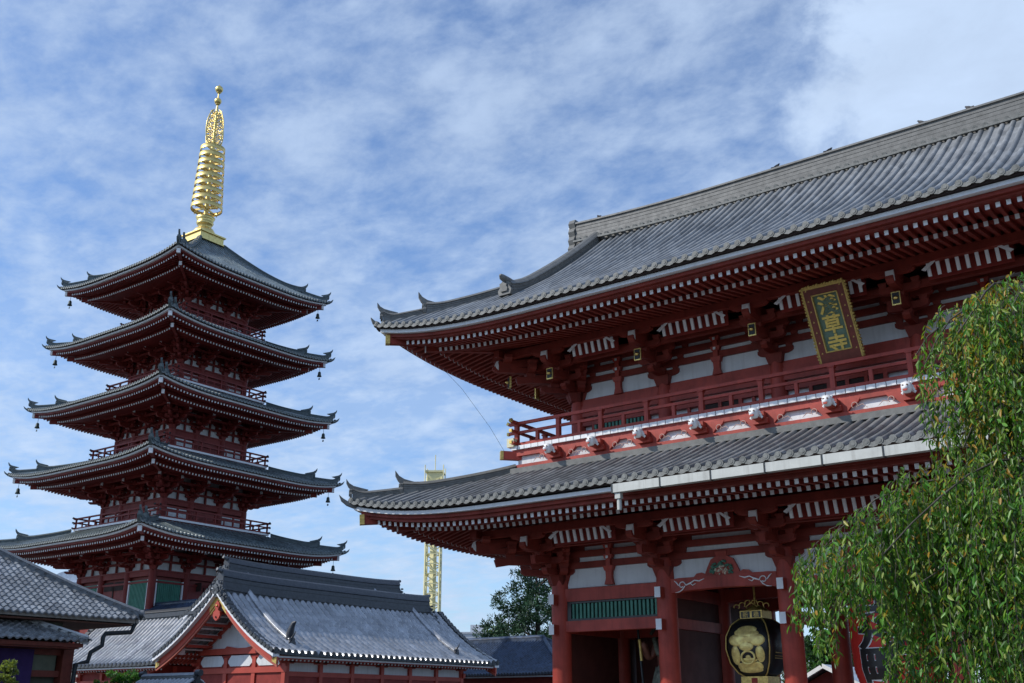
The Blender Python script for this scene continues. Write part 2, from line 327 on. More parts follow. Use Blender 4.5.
def eaves(rf, par, O, rs, dz_strip, dz1, dz2, sl, mats, i1=(.6, 1.75), i2=1.5, rw=.105, rh=.13, wall=None, sides=(0, 1, 2, 3), scale=1.0, endw=0, nose=True):
    """white edge strip, red fascia, two tiers of rafters with white ends, soffit boards, corner beams"""
    k_ = scale
    st = MB(); fa = MB(); sb = MB(); nb = MB()
    for k in sides:
        half = rf.half(k); ns = 40
        def band(M, iA, dA, iB, dB, m=0):
            rows = []
            for (i, dz) in ((iA, dA), (iB, dA), (iB, dB), (iA, dB), (iA, dA)):
                rows.append([rf.U(k, -(half - i) + 2 * (half - i) * a / ns, i, dz) for a in range(ns + 1)])
            M.grid(rows, m)
        band(st, .16 * k_, dz_strip + .12 * k_, .40 * k_, dz_strip)
        band(fa, .34 * k_, dz_strip - .004, .52 * k_, dz_strip - .12 * k_); band(fa, .46 * k_, dz_strip - .12 * k_, .64 * k_, dz1 + rh / 2 + .01)
        band(fa, i2 + .16 * k_, dz2 + rh / 2 + .015 + .02, i2 + .36 * k_, dz1 - rh * .5 + .14 * k_)
        # rafters
        ra = MB(); rb = MB(); n = int(2 * half / rs); off = (2 * half - n * rs) / 2
        for j in range(n + 1):
            t = -half + off + j * rs; lim = half - abs(t) - .12
            a0, a1 = i1; a1 = min(a1, lim)
            if a1 > a0 + .08: ra.bar(rf.U(k, t, a1, dz1 + .10 * (a1 - a0)), rf.U(k, t, a0, dz1), rw, rh, 0, 1)
            b1 = min(O + .25, lim)
            if b1 > i2 + .1: rb.bar(rf.U(k, t, b1, dz2 + sl * (b1 - i2)), rf.U(k, t, i2, dz2), rw, rh, 0, 1)
        for M_, nm in ((ra, 'flying_rafter_row'), (rb, 'base_rafter_row')):
            M_.build(nm, [mats[0], mats[1]], par)
        # soffit boards above the rafters
        rows = []
        for i in (a0 if False else i1[0] - .05, i2 + .1): 
            rows.append([rf.U(k, -(half - i) + 2 * (half - i) * a / ns, i, dz1 + rh / 2 + .012 + .10 * (i - i1[0])) for a in range(ns + 1)])
        sb.grid(rows)
        rows = []
        for q in range(6):
            i = i2 + .05 + (O + .3 - i2) * q / 5; h2 = max(half - i, .1)
            rows.append([rf.U(k, -h2 + 2 * h2 * a / ns, i, dz2 + rh / 2 + .012 + sl * (i - i2)) for a in range(ns + 1)])
        sb.grid(rows)
    st.build('eave_edge_strip', mats[1], par); fa.build('eave_fascia', mats[0], par); sb.build('soffit_boards', mats[2], par)
    if nose:
        for sx, sy in ((-1, -1), (1, -1), (1, 1), (-1, 1)):
            def H(i, dz): return (sx * (rf.ax - i), sy * (rf.ay - i), rf.z0 + rf.fl * max(0, 1 - max(i * .55, 0) / rf.Lf) ** 1.5 + dz)
            hb = MB(); hb.bar(H(O, dz2 + sl * (O - i2) - .1), H(.42 * k_, dz1 - .03), .26 * k_, .34 * k_, 0, 1, cap=.16 * k_)
            hb.bar(H(O, dz2 + sl * (O - i2) - .3), H(i2 - .25 * k_, dz2 - .12), .205 * k_, .3 * k_, 0, 2, cap=.03)
            hb.build('corner_beam', [mats[0], mats[3], mats[1]], par)

def arm_poly(L, h): return [(-L / 2, h), (L / 2, h), (L / 2, h * .45), (L / 2 - .07, h * .18), (L / 2 - .2, 0), (-L / 2 + .2, 0), (-L / 2 + .07, h * .18), (-L / 2, h * .45)]
def bracket_mesh(name, mats, sc=1.0, tiers=3, proj=.72, rise=.40, tail=True, crest=False, big=.62):
    """three-stepped bracket cluster, wall plane at y=0, growing towards -y; origin at the column top"""
    M = MB()
    M.box((0, 0, .17), (big, big, .34), 0, taper=.72)
    for k in range(tiers):
        z = .34 + k * rise; y = -(k + 1) * proj
        # arm running out
        L = abs(y) + .38; M.prism([(-.25, .21), (L, .21), (L, .1), (L - .12, 0), (-.25, 0)], (.11, 0, z), (0, -1, 0), (0, 0, 1), (-.22, 0, 0), 0)
        # arms parallel to the wall
        for q in range(k + 1):
            yy = -q * proj; LL = 1.25 + .42 * (k - q) if q == 0 else 1.25 + .3 * (k - q)
            M.prism(arm_poly(LL, .22), (0, yy + .1, z + .003 * q), (1, 0, 0), (0, 0, 1), (0, -.2, 0), 0)
            for xx in (-LL / 2 + .14, 0, LL / 2 - .14): M.box((xx, yy, z + .22 + .08), (.27, .27, .16), 0, taper=.72)
        M.box((0, y, z + .22 + .08), (.28, .28, .16), 0, taper=.72)
    yo = -tiers * proj; zt = .34 + tiers * rise
    M.prism(arm_poly(1.3, .2), (0, yo + .1, zt - .02), (1, 0, 0), (0, 0, 1), (0, -.2, 0), 0)
    if tail:
        M.bar((0, .1, zt + .3), (0, yo - .22, zt - .10), .24, .30, 0, None); M.prism([(0, .17), (.07, .14), (.10, 0), (.06, -.12), (0, -.19)], (-.12, yo - .22, zt - .10), (0, -1, 0), (0, 0, 1), (.24, 0, 0), 1)
        M.bar((0, .1, zt - .25), (0, yo + .28, zt - .68), .19, .25, 0, None)
    if crest:
        M.box((0, yo + .10, zt - .72), (.26, .05, .42), 2); M.box((0, yo + .07, zt - .72), (.2, .04, .34), 3); M.lathe([(0, 0), (.06, .0), (.085, .05), (.06, .1), (0, .1)], (0, yo + .05, zt - .77), 8, 2)
    for v in range(len(M.v)): M.v[v] = tuple(c * sc for c in M.v[v])
    return M.mesh(name, mats)
def place(mesh, name, par, loc, rz): 
    o = bpy.data.objects.new(name, mesh); COL.objects.link(o); o.parent = par; o.location = loc; o.rotation_euler = (0, 0, rz); return o

# ------------------------------------------------------------------ ground
g = MB(); g.add([(-900, -500, 0), (700, -500, 0), (700, 900, 0), (-900, 900, 0)], [(0, 1, 2, 3)])
PAVE = material('stone_paving', (.075, .074, .072), .8, .12, .6, bump=.1)
def pave_nodes():
    t = PAVE.node_tree; b = [n for n in t.nodes if n.type == 'BSDF_PRINCIPLED'][0]; tc = t.nodes.new('ShaderNodeTexCoord')
    br = t.nodes.new('ShaderNodeTexBrick'); br.inputs['Scale'].default_value = 1; br.inputs['Brick Width'].default_value = .9; br.inputs['Row Height'].default_value = .45; br.inputs['Mortar Size'].default_value = .008
    br.inputs['Color1'].default_value = (1, 1, 1, 1); br.inputs['Color2'].default_value = (.82, .82, .8, 1); br.inputs['Mortar'].default_value = (.45, .44, .42, 1)
    t.links.new(tc.outputs['Object'], br.inputs['Vector']); prev = b.inputs['Base Color'].links[0].from_socket
    mm = t.nodes.new('ShaderNodeMix'); mm.data_type = 'RGBA'; mm.blend_type = 'MULTIPLY'; mm.inputs[0].default_value = 1
    t.links.new(prev, mm.inputs[6]); t.links.new(br.outputs[0], mm.inputs[7]); t.links.new(mm.outputs[2], b.inputs['Base Color'])
pave_nodes()
tag(g.build('ground', PAVE), 'pale stone paving of the temple precinct', None, None, 'structure')

# ------------------------------------------------------------------ THE GATE
GX, GY = -10.35, 35.5
CXS = [-10.73, -6.56, -2.37, 2.37, 6.56, 10.73]
def build_gate():
    G = empty('temple_gate', (GX, GY, 0))
    tag(G, 'huge two-storey vermilion temple gate with grey tiled roofs and a railed balcony, right side', 'temple gate')
    D = 4.0
    m = MB(); m.box((0, 0, .25), (25, 12, .5)); m.box((0, 0, .6), (23.4, 10.2, .2)); m.build('stone_base', STONE, G)
    # ---- lower columns
    cm = MB(); cm.lathe([(.30, 0), (.335, .05), (.335, 4.7), (.31, 5.3), (.27, 5.66)], n=24); cm.lathe([(.5, -.06), (.5, .05), (.38, .14), (.33, .16)], n=20, m=1)
    cmesh = cm.mesh('column', [RED, STONE])
    for x in CXS:
        for y in (-D, 0, D): place(cmesh, 'column', G, (x, y, .7), 0)
    # the columns are 0.7 up on the base, so heads end at 6.36 -> brackets start there
    nm = MB(); nm.box((0, -.47, 0), (.20, .3, .33)); nm.box((0, -.63, 0), (.205, .02, .335), 1); nmesh = nm.mesh('beam_nose', [RED, WHITE])
    for x in CXS:
        for z in (5.22, 4.21): place(nmesh, 'beam_nose', G, (x, -D, z), 0)
    for x in CXS: place(nmesh, 'beam_nose', G, (x, 0, 4.3), 0)
    # ---- tie beams and lattice windows
    for y, isf in ((-D, True), (D, False), (0, False)):
        for a in range(5):
            x0, x1 = CXS[a] + .27, CXS[a + 1] - .27; xc = (x0 + x1) / 2; w = x1 - x0
            b = MB()
            if a in (0, 4):
                b.box((xc, y, 5.37), (w, .34, .43)); b.build('tie_beam', RED, G)
                b = MB(); b.box((xc, y, 4.32), (w, .34, .36)); b.build('tie_beam', RED, G)
                b = MB(); b.box((xc, y + .09, 4.83), (w, .05, .66), 1)
                for (cx_, cz_, ww, hh) in ((xc, 4.54, w, .07), (xc, 5.12, w, .07), (x0 + .1, 4.83, .2, .52), (x1 - .03, 4.83, .06, .52)): b.box((cx_, y, cz_), (ww, .2, hh), 2)
                q = x0 + .26
                while q < x1 - .1:
                    b.box((q, y - .02, 4.83), (.085, .06, .50), 0); q += .155
                b.build('lattice_window', [GREEN, DARK, BLACK], G)
            else:
                zz = 5.42; big = a == 2
                pl = [(-w / 2, -.24), (-w / 2, .22), (-w / 2 + .3, .24), (w / 2 - .3, .24), (w / 2, .22), (w / 2, -.24), (w / 2 - .35, -.17), (0, -.13), (-w / 2 + .35, -.17)]
                b.prism(pl, (xc, y + .2, zz), (1, 0, 0), (0, 0, 1), (0, -.4, 0), 0)
                rb = b.build('rainbow_beam', RED, G)
                if isf:
                    s = MB()
                    for sg in (-1, 1):
                        c = Vector((xc + sg * (w / 2 - .42), y - .222, zz + .0))
                        pts = [c + Vector((sg * -1 * .13 * math.cos(a_) * (1 - a_ / 9), 0, .13 * math.sin(a_) * (1 - a_ / 9))) for a_ in np.linspace(0, 5.4, 16)]
                        s.tube(pts, .018, 5, 0)
                        s.tube([c + Vector((-sg * x_, 0, z_)) for x_, z_ in ((.13, 0), (.3, .05), (.45, .13), (.62, .1), (.8, .16))], [.022, .03, .02, .024, .008], 5, 0)
                        s.tube([c + Vector((-sg * x_, 0, z_)) for x_, z_ in ((-.12, .0), (-.2, .1), (-.28, .16))], [.02, .022, .01], 5, 0)
                        s.tube([c + Vector((-sg * x_, 0, z_)) for x_, z_ in ((.1, -.03), (.02, -.13), (-.1, -.2), (-.25, -.22))], [.02, .02, .016, .008], 5, 0)
                        s.tube([c + Vector((-sg * x_, 0, z_)) for x_, z_ in ((.3, .05), (.38, -.02), (.5, .03))], [.02, .018, .008], 5, 0)
                    s.build('scroll_carving', WHITE, rb)
                    # frog-leg strut with a painted carving
                    f = MB(); fp = [(-1.02, 0), (-.9, .12), (-.72, .14), (-.6, .08), (-.5, .3), (-.38, .52), (-.18, .62), (.18, .62), (.38, .52), (.5, .3), (.6, .08), (.72, .14), (.9, .12), (1.02, 0)]
                    f.prism(fp, (xc, y + .05, 5.645), (1, 0, 0), (0, 0, 1), (0, -.2, 0), 0)
                    f.box((xc, y, 6.33), (.42, .36, .14), 0, taper=.8)
                    rb2 = f.build('frog_leg_strut', RED, G)
                    f = MB()
                    for j in range(110):
                        a_ = random.uniform(0, math.pi); rr = random.uniform(.05, .40)
                        f.lathe([(0, -.05), (random.uniform(.04, .07), 0), (0, .05)], (xc + rr * math.cos(a_) * 1.05, y - .17, 5.70 + rr * math.sin(a_) * 1.05), 7, 0 if rr > .24 else random.choice((1, 2)))
                    f.build('painted_carving', [material('carving_green', (.07, .19, .13), .6, .5, 20), material('carving_red', (.4, .1, .07), .6, .3, 20), material('carving_cream', (.5, .45, .33), .6, .3, 20)], rb2)
    # end-wall beams (run north-south)
    for x in CXS:
        for y in (-2, 2):
            b = MB(); b.box((x, y, 5.32), (.3, D - .5, .4)); b.box((x, y, 4.3), (.28, D - .5, .34)); b.build('tie_beam', RED, G)
    # walls of the guardian bays and ceiling
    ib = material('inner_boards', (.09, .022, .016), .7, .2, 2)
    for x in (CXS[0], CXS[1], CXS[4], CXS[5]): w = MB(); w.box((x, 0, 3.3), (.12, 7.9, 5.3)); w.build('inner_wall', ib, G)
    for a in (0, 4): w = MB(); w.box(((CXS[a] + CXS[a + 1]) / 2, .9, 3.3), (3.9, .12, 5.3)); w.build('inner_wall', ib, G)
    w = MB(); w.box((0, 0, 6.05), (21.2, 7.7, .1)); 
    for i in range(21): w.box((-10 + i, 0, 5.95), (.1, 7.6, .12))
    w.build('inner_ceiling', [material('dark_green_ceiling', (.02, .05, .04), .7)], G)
    # ---- wall between columns and brackets, lower storey
    def frieze(zc, yy, cxs, tall, name, sidex):
        ww = MB(); ww.box((0, -yy + .02, zc + .85), (2 * sidex, .10, 1.75)); ww.box((0, yy - .02, zc + .85), (2 * sidex, .10, 1.75))
        ww.box((-sidex, 0, zc + .85), (.10, 2 * yy - .1, 1.75)); ww.box((sidex, 0, zc + .85), (.10, 2 * yy - .1, 1.75))
        ww.build('white_panel', PLASTER, G)
        for sy in (-1, 1):
            b = MB()
            for z0, h in ((.62, .22), (1.0, .22), (1.36, .5)): b.box((0, sy * (yy + .06), zc + z0 + h / 2), (2 * sidex + .1, .16, h))
            b.build('frieze_rail', SHADE_RED, G)
        for sx in (-1, 1):
            b = MB()
            for z0, h in ((.62, .22), (1.0, .22), (1.36, .5)): b.box((sx * (sidex + .06), 0, zc + z0 + h / 2), (.16, 2 * yy - .05, h))
            b.build('frieze_rail', SHADE_RED, G)
        st = MB(); st.prism([(-.17, 0), (.17, 0), (.11, .22), (.12, .46), (-.12, .46), (-.11, .22)], (0, -.06, 0), (1, 0, 0), (0, 0, 1), (0, -.14, 0), 0); st.box((0, -.13, .54), (.40, .24, .16), 0, taper=.75)
        st.box((0, -.15, .93), (.36, .2, .14), 0, taper=.75); st.box((0, -.17, 1.29), (.36, .2, .14), 0, taper=.75)
        st.box((0, -.16, .72), (.17, .12, .3)); st.box((0, -.16, 1.1), (.17, .12, .3))
        for q in (.89, 1.25): st.box((0, -.282, q + .02), (.09, .02, .09), 1)
        sm = st.mesh('strut', [RED, WHITE])
        for a in range(5):
            if zc < 8 and a in (1, 2, 3): continue
            place(sm, 'strut', G, ((cxs[a] + cxs[a + 1]) / 2, -yy, zc), 0); place(sm, 'strut', G, ((cxs[a] + cxs[a + 1]) / 2, yy, zc), math.pi)
    frieze(5.64, D, CXS, 1.7, 'lower', 10.73)
    bm = bracket_mesh('bracket_cluster', [SHADE_RED, WHITE, GOLD, BLACK], 1.0, 3, .66, .36, True, False, .66)
    bm2 = bracket_mesh('bracket_cluster', [SHADE_RED, WHITE, GOLD, BLACK], 1.0, 3, .66, .36, True, True, .62)
    def brackets(zc, cxs, yy, mesh):
        for x in cxs:
            place(mesh, 'bracket_cluster', G, (x, -yy, zc), 0); place(mesh, 'bracket_cluster', G, (x, yy, zc), math.pi)
        for y in (-yy, 0, yy):
            place(mesh, 'bracket_cluster', G, (cxs[0], y, zc), -math.pi / 2); place(mesh, 'bracket_cluster', G, (cxs[-1], y, zc), math.pi / 2)
        for sx, sy, rz in ((-1, -1, -math.pi / 4), (1, -1, math.pi / 4), (1, 1, 3 * math.pi / 4), (-1, 1, -3 * math.pi / 4)):
            o = place(mesh, 'bracket_cluster', G, (sx * abs(cxs[0]), sy * yy, zc), rz); o.scale = (1, 1.38, 1)
    brackets(5.72, CXS, D, bm)
    UX = [-10.15, -6.5, -2.29, 2.29, 6.5, 10.15]; UD = 3.5
    # ---- purlins and slatted cove between the brackets
    def cove(zc, cxs, yy, sidex, proj):
        p = MB()
        for sy in (-1, 1): p.bar((-sidex - proj - .5, sy * (yy + proj), zc + .1), (sidex + proj + .5, sy * (yy + proj), zc + .1), .22, .26)
        for sx in (-1, 1): p.bar((sx * (sidex + proj), -yy - proj - .5, zc + .1), (sx * (sidex + proj), yy + proj + .5, zc + .1), .22, .255)
        for sy in (-1, 1): p.bar((-sidex - .6 * proj, sy * (yy + .62 * proj), zc - .34), (sidex + .6 * proj, sy * (yy + .62 * proj), zc - .34), .18, .2)
        for sx in (-1, 1): p.bar((sx * (sidex + .62 * proj), -yy - .6 * proj, zc - .34), (sx * (sidex + .62 * proj), yy + .6 * proj, zc - .34), .18, .2)
        p.build('eave_purlin', SHADE_RED, G)
        for sy in (-1, 1):
            for a in range(5):
                xa, xb = cxs[a] + 1.02, cxs[a + 1] - 1.02
                s_ = MB(); n = max(4, int(round((xb - xa) / .27)))
                s_.bar((xa - .1, sy * (yy + proj * .8), zc - .13), (xb + .1, sy * (yy + proj * .8), zc - .13), .03, .6, 1)
                for q in range(n + 1):
                    x = xa + (xb - xa) * q / n
                    s_.bar((x, sy * (yy + proj * .90), zc - .40), (x, sy * (yy + proj * .965), zc + .02), .10, .05, 0)
                s_.v = [(v[0], v[1], v[2]) for v in s_.v]
                for e, sg in ((xa - .18, 1), (xb + .18, -1)):
                    s_.prism([(0, 0), (sg * .34, .22), (sg * .42, .20), (sg * .1, -.06)], (e, sy * (yy + proj * .99), zc - .22), (1, 0, 0), (0, 0, 1), (0, sy * .04, 0), 0)
                s_.build('slatted_cove', [WHITE, REDB], G)
    cove(7.32, CXS, D, 10.73, 1.98)
    # ---- lower roof
    rf = Roof(10.73 + 5.35, D + 5.35, 7.96, .36, .012, .60, 7.0, 4.5)
    for k in range(4):
        M = MB(); roof_side(M, rf, k, 4.05, .335, .085, ns=50, ni=6, seg=6, cap=.10, mdark=2); M.build('lower_roof', [TILEG, CAPG, DARK], G)
    for sx in (-1, 1):
        for sy in (-1, 1):
            M = MB(); corner_ridge(M, rf, sx, sy, 4.2, 1.35, .34, .34, 0, .62, .12); corner_ridge(M, rf, sx, sy, 1.5, .1, .26, .26, 0, .5, .16)
            M.build('corner_ridge', RIDGE, G)
    M = MB()   # flat ridge course where the lower roof meets the balcony
    z1 = rf.z(0, 0, 4.05)
    for sy in (-1, 1): M.box((0, sy * (D + 1.3), z1 + .1), (2 * (10.73 + 1.43), .3, .2))
    for sx in (-1, 1): M.box((sx * (10.73 + 1.27), 0, z1 + .1), (.3, 2 * (D + 1.12), .2))
    M.build('top_course', RIDGE, G)
    eaves(rf, G, 5.35, .262, -.30, -.60, -.64, .26, [SHADE_RED, WHITE, REDB, GOLDP], i1=(.68, 1.75), i2=1.5)
    # gutter and downpipe
    M = MB(); z = 7.65
    segs = 11; L = (5.2 + 12.0) / segs
    for q in range(segs):
        M.box((-5.2 + L * (q + .5), -(D + 5.45), z), (L - .03, .2, .25)); M.box((-5.2 + L * q, -(D + 5.45), z), (.04, .23, .28), 1)
    M.box((-5.05, -(D + 5.42), z - .2), (.18, .16, .2)); M.tube([(-5.05, -(D + 5.4), z - .3), (-5.05, -(D + 5.4), z - .62)], .07, 10, 0)
    M.build('gutter', [material('pale_gutter', (.50, .51, .47), .5, .08, 3, streak=.4), IRON], G)
    # ---- balcony
    BX, BY, BZ = 10.73 + 1.25, D + 1.25, 10.53
    z0 = z1 + .19
    M = MB()
    for sy in (-1, 1):
        M.box((0, sy * (BY - .07), z0 + .07), (2 * BX - .04, .16, .2)); M.box((0, sy * (BY - .16), BZ - .11), (2 * BX - .1, .24, .22))
    for sx in (-1, 1):
        M.box((sx * (BX - .07), 0, z0 + .07), (.16, 2 * BY - .36, .2)); M.box((sx * (BX - .16), 0, BZ - .11), (.24, 2 * BY - .62, .22))
    M.build('balcony_fascia', RED, G)
    M = MB(); M.box((0, 0, (z0 + BZ) / 2 + .05), (2 * BX - .36, 2 * BY - .36, BZ - z0 - .1)); M.build('balcony_core', PLASTER, G)
    lions = [-10.0, -8.22, -6.4, -4.35, -2.27, 0.05, 2.37, 4.45, 6.5, 8.3, 10.0]
    M = MB(); M.box((0, -.02, -.13), (.34, .5, .24)); M.prism([(-.36, -.42), (-.46, -.30), (-.72, -.14), (-.80, -.02), (.80, -.02), (.72, -.14), (.46, -.30), (.36, -.42)], (0, -.03, 0), (1, 0, 0), (0, 0, 1), (0, .12, 0))
    M.box((0, -.1, -.3), (.5, .2, .16))
    M.box((0, -.38, -.22), (.2, .36, .16)); arm = M.mesh('fascia_arm', [RED])
    H = MB()
    H.lathe([(0, -.17), (.10, -.15), (.155, -.05), (.16, .05), (.12, .14), (0, .17)], (0, -.60, -.06), 12)
    H.lathe([(0, -.07), (.07, -.05), (.09, 0), (.07, .05), (0, .07)], (0, -.74, -.10), 10)
    for s_ in (-1, 1):
        H.lathe([(0, -.05), (.05, 0), (0, .05)], (s_ * .13, -.55, .08), 8); H.lathe([(0, -.03), (.035, 0), (0, .03)], (s_ * .06, -.755, -.02), 8, 1)
        for q in range(3): H.lathe([(0, -.06), (.055, 0), (0, .06)], (s_ * (.13 + .02 * q), -.50 + .03 * q, -.02 - .07 * q), 8)
    H.tube([(0, -.36, -.08), (0, -.56, -.06)], [.14, .13], 10); H.prism([(-.07, -.02), (.07, -.02), (.05, -.07), (-.05, -.07)], (0, -.78, -.13), (1, 0, 0), (0, 0, 1), (0, -.04, 0), 2)
    lion = H.mesh('lion_head', [WHITE, material('brownish_eye', (.12, .05, .03), .5), REDBR])
    curls = []
    for s_ in (-1, 1):
        C = MB()
        C.tube([(s_ * (.62 + .09 * math.cos(a)), -.07, -.25 + .09 * math.sin(a)) for a in np.linspace(-1, 4.2, 10)], .014, 5)
        C.tube([(s_ * .72, -.07, -.29), (s_ * .86, -.07, -.25), (s_ * 1.0, -.07, -.38)], [.014, .016, .006], 5)
        curls.append(C.mesh('curl_ornament', [material('pinkish_white', (.45, .30, .26), .6)]))
    for sy in (-1, 1):
        for x in lions:
            rz = 0 if sy < 0 else math.pi
            a = place(arm, 'fascia_arm', G, (x, sy * (BY - .06), BZ - .14), rz); place(lion, 'lion_head', G, (x, sy * (BY - .05), BZ - .22), rz)
            for curl in curls: place(curl, 'curl_ornament', a, (0, 0, 0), 0)
    for sx in (-1, 1):
        for y in (-3.2, 0, 3.2): place(lion, 'lion_head', G, (sx * (BX - .05), y, BZ - .22), math.pi / 2 * sx)
    M = MB()
    n = int(2 * BX / .3)
    for sy in (-1, 1):
        for q in range(n): M.box((-BX + (q + .5) * 2 * BX / n, sy * (BY - .2), BZ + .075), (2 * BX / n - .03, .5, .14))
    n = int((2 * BY - .9) / .3)
    for sx in (-1, 1):
        for q in range(n): M.box((sx * (BX - .2), -(BY - .45) + (q + .5) * 2 * (BY - .45) / n, BZ + .075), (.5, 2 * (BY - .45) / n - .03, .14))
    M.build('balcony_floor_edge', WHITE, G)
    M = MB(); M.box((0, 0, BZ + .06), (2 * BX - .9, 2 * BY - .9, .1)); M.build('balcony_floor', REDB, G)
    # corner beam ends with gold plates
    for sx in (-1, 1):
        for sy in (-1, 1):
            M = MB(); M.bar((sx * (BX - .6), sy * (BY - .6), BZ - .2), (sx * (BX + .22), sy * (BY + .22), BZ - .18), .24, .3, 0, 1, cap=.1); M.build('corner_nose', [RED, GOLDP], G)
            M = MB(); M.box((sx * (BX - .03), sy * (BY - .03), BZ + .28), (.3, .3, .32)); M.lathe([(.06, -.012), (.08, 0), (.06, .012)], (sx * (BX - .03), sy * (BY - .03), BZ + .28), 12, 1); M.build('corner_block', [material('cream_plate', (.62, .6, .42), .5), GOLDP], G)
    # railing
    def railing(par, bx, by, bz, h, posts_x, posts_y, sc, mats, thick=.085):
        ext = .32 * sc; r = MB()
        inx, iny = bx - .14 * sc, by - .14 * sc
        for sy in (-1, 1):
            y = sy * iny
            r.bar((-inx - ext, y, bz + h - .05 * sc), (inx + ext, y, bz + h - .05 * sc), thick * 1.3, thick * 1.25)
            r.bar((-inx - ext, y, bz + h * .56), (inx + ext, y, bz + h * .56), thick * 1.1, thick * 1.1)
            r.bar((-inx - ext * .8, y, bz + .06 * sc), (inx + ext * .8, y, bz + .06 * sc), thick * 1.5, thick * 1.3)
        for sx in (-1, 1):
            x = sx * inx
            r.bar((x, -iny - ext, bz + h - .035 * sc), (x, iny + ext, bz + h - .035 * sc), thick * 1.3, thick * 1.25)
            r.bar((x, -iny - ext, bz + h * .56 + .015), (x, iny + ext, bz + h * .56 + .015), thick * 1.1, thick * 1.1)
            r.bar((x, -iny - ext * .8, bz + .07 * sc), (x, iny + ext * .8, bz + .07 * sc), thick * 1.5, thick * 1.3)
        # upturned gilded tips
        for sx in (-1, 1):
            for sy in (-1, 1):
                for zz, a in ((h - .04 * sc, .12), (h * .56, .0), (.07 * sc, .0)):
                    r.bar((sx * (inx + ext), sy * iny, bz + zz), (sx * (inx + ext + .07 * sc), sy * iny, bz + zz + a * sc * .4), thick * 1.35, thick * 1.35, 1)
                    r.bar((sx * inx, sy * (iny + ext), bz + zz + .012), (sx * inx, sy * (iny + ext + .07 * sc), bz + zz + a * sc * .4 + .012), thick * 1.35, thick * 1.35, 1)
        ro = r.build('railing', mats, par)
        pm = MB(); pm.box((0, 0, h * .44), (.13 * sc, .13 * sc, h * .88)); pm.box((0, 0, h * .86), (.18 * sc, .18 * sc, .05 * sc)); pmesh = pm.mesh('post', [mats[0]])
        sm_ = MB(); sm_.box((0, 0, h * .28), (.10 * sc, .10 * sc, h * .5)); smesh = sm_.mesh('short_post', [mats[0]])
        for sy in (-1, 1):
            for a in range(len(posts_x)):
                place(pmesh, 'post', ro, (posts_x[a], sy * iny, bz), 0)
                if a + 1 < len(posts_x):
                    xm = (posts_x[a] + posts_x[a + 1]) / 2; place(smesh, 'short_post', ro, (xm, sy * iny, bz), 0)
        for sx in (-1, 1):
            for a in range(len(posts_y)):
                if abs(posts_y[a]) < iny - .05: place(pmesh, 'post', ro, (sx * inx, posts_y[a], bz), 0)
                if a + 1 < len(posts_y): place(smesh, 'short_post', ro, (sx * inx, (posts_y[a] + posts_y[a + 1]) / 2, bz), 0)
        return ro
    global RAILING; RAILING = railing
    railing(G, BX, BY, BZ + .17, .92, [-BX + .14] + lions + [BX - .14], [-BY + .14, -3.3, -1.6, 0, 1.6, 3.3, BY - .14], 1.15, [RED, GOLDP])
    # ---- upper storey body
    M = MB(); M.box((0, 0, 11.55), (20.3, 6.9, 2.0)); M.build('upper_wall', PLASTER, G)
    uc = MB(); uc.lathe([(.28, 0), (.28, 1.55), (.24, 1.9)], n=20); um = uc.mesh('upper_column', [RED])
    for x in UX:
        for y in (-UD, UD): place(um, 'upper_column', G, (x, y, 10.6), 0)
    for y in (0,):
        for x in (UX[0], UX[-1]): place(um, 'upper_column', G, (x, y, 10.6), 0)
    for sy in (-1, 1):
        M = MB(); y = sy * (UD + .02)
        M.box((0, y, 12.02), (20.6, .26, .42)); M.box((0, y, 11.55), (20.6, .22, .16)); M.box((0, y, 10.72), (20.6, .24, .22)); M.box((0, y - sy * .02, 12.36), (20.5, .2, .24)); M.build('wall_beam', RED, G)
        for a in range(5):
            M = MB()
            x0, x1 = UX[a] + .28, UX[a + 1] - .28
            if a in (0, 4) or a in (1, 3):
                if a in (0, 4):
                    M.box(((x0 + x1) / 2, y, 11.15), (x1 - x0 - .9, .12, .64), 1)
                    q = x0 + .5
                    while q < x1 - .45: M.box((q, y + sy * .07, 11.15), (.08, .05, .62), 0); q += .15
                    for xx in (x0 + .4, x1 - .4): M.box((xx, y, 11.15), (.1, .2, .64), 2)
                else:
                    M.box(((x0 + x1) / 2, y, 11.15), (1.5, .12, .64), 1)
                    for xx in (-.75, 0, .75): M.box(((x0 + x1) / 2 + xx, y + sy * .05, 11.15), (.12, .14, .64), 2)
                    for xx in (-1.2, 1.2): M.box(((x0 + x1) / 2 + xx, y + sy * .02, 11.15), (.1, .1, .64), 2)
            else:
                M.box(((x0 + x1) / 2, y, 11.15), (2.4, .12, .64), 1)
                for xx in (-1.2, -.6, 0, .6, 1.2): M.box(((x0 + x1) / 2 + xx, y + sy * .05, 11.15), (.12, .14, .64), 2)
            M.build('upper_window', [GREEN, DARK, RED], G)
    frieze(12.45, UD, UX, 1.6, 'upper', 10.15)
    brackets(12.42, UX, UD, bm2)
    cove(14.0, UX, UD, 10.15, 1.98)
    # crest plates hang under the tail beams
    # ---- upper roof
    AY = D + 4.9; AX = 10.73 + 4.9
    rf = Roof(AX, AY, 14.50, .55, .0165, .68, 7.5, 4.5, g=12.25)
    RX = 12.3
    for k in (0, 2):
        M = MB(); roof_side(M, rf, k, AY - .12, .345, .088, gmin=RX, ns=60, ni=14, seg=14, cap=.10, mdark=2); M.build('upper_roof', [TILEG, CAPG, DARK], G)
    for k in (1, 3):
        M = MB(); roof_side(M, rf, k, AX - 11.5, .345, .088, gmin=0, ns=40, ni=8, seg=8, cap=.10, mdark=2); M.build('upper_roof', [TILEG, CAPG, DARK], G)
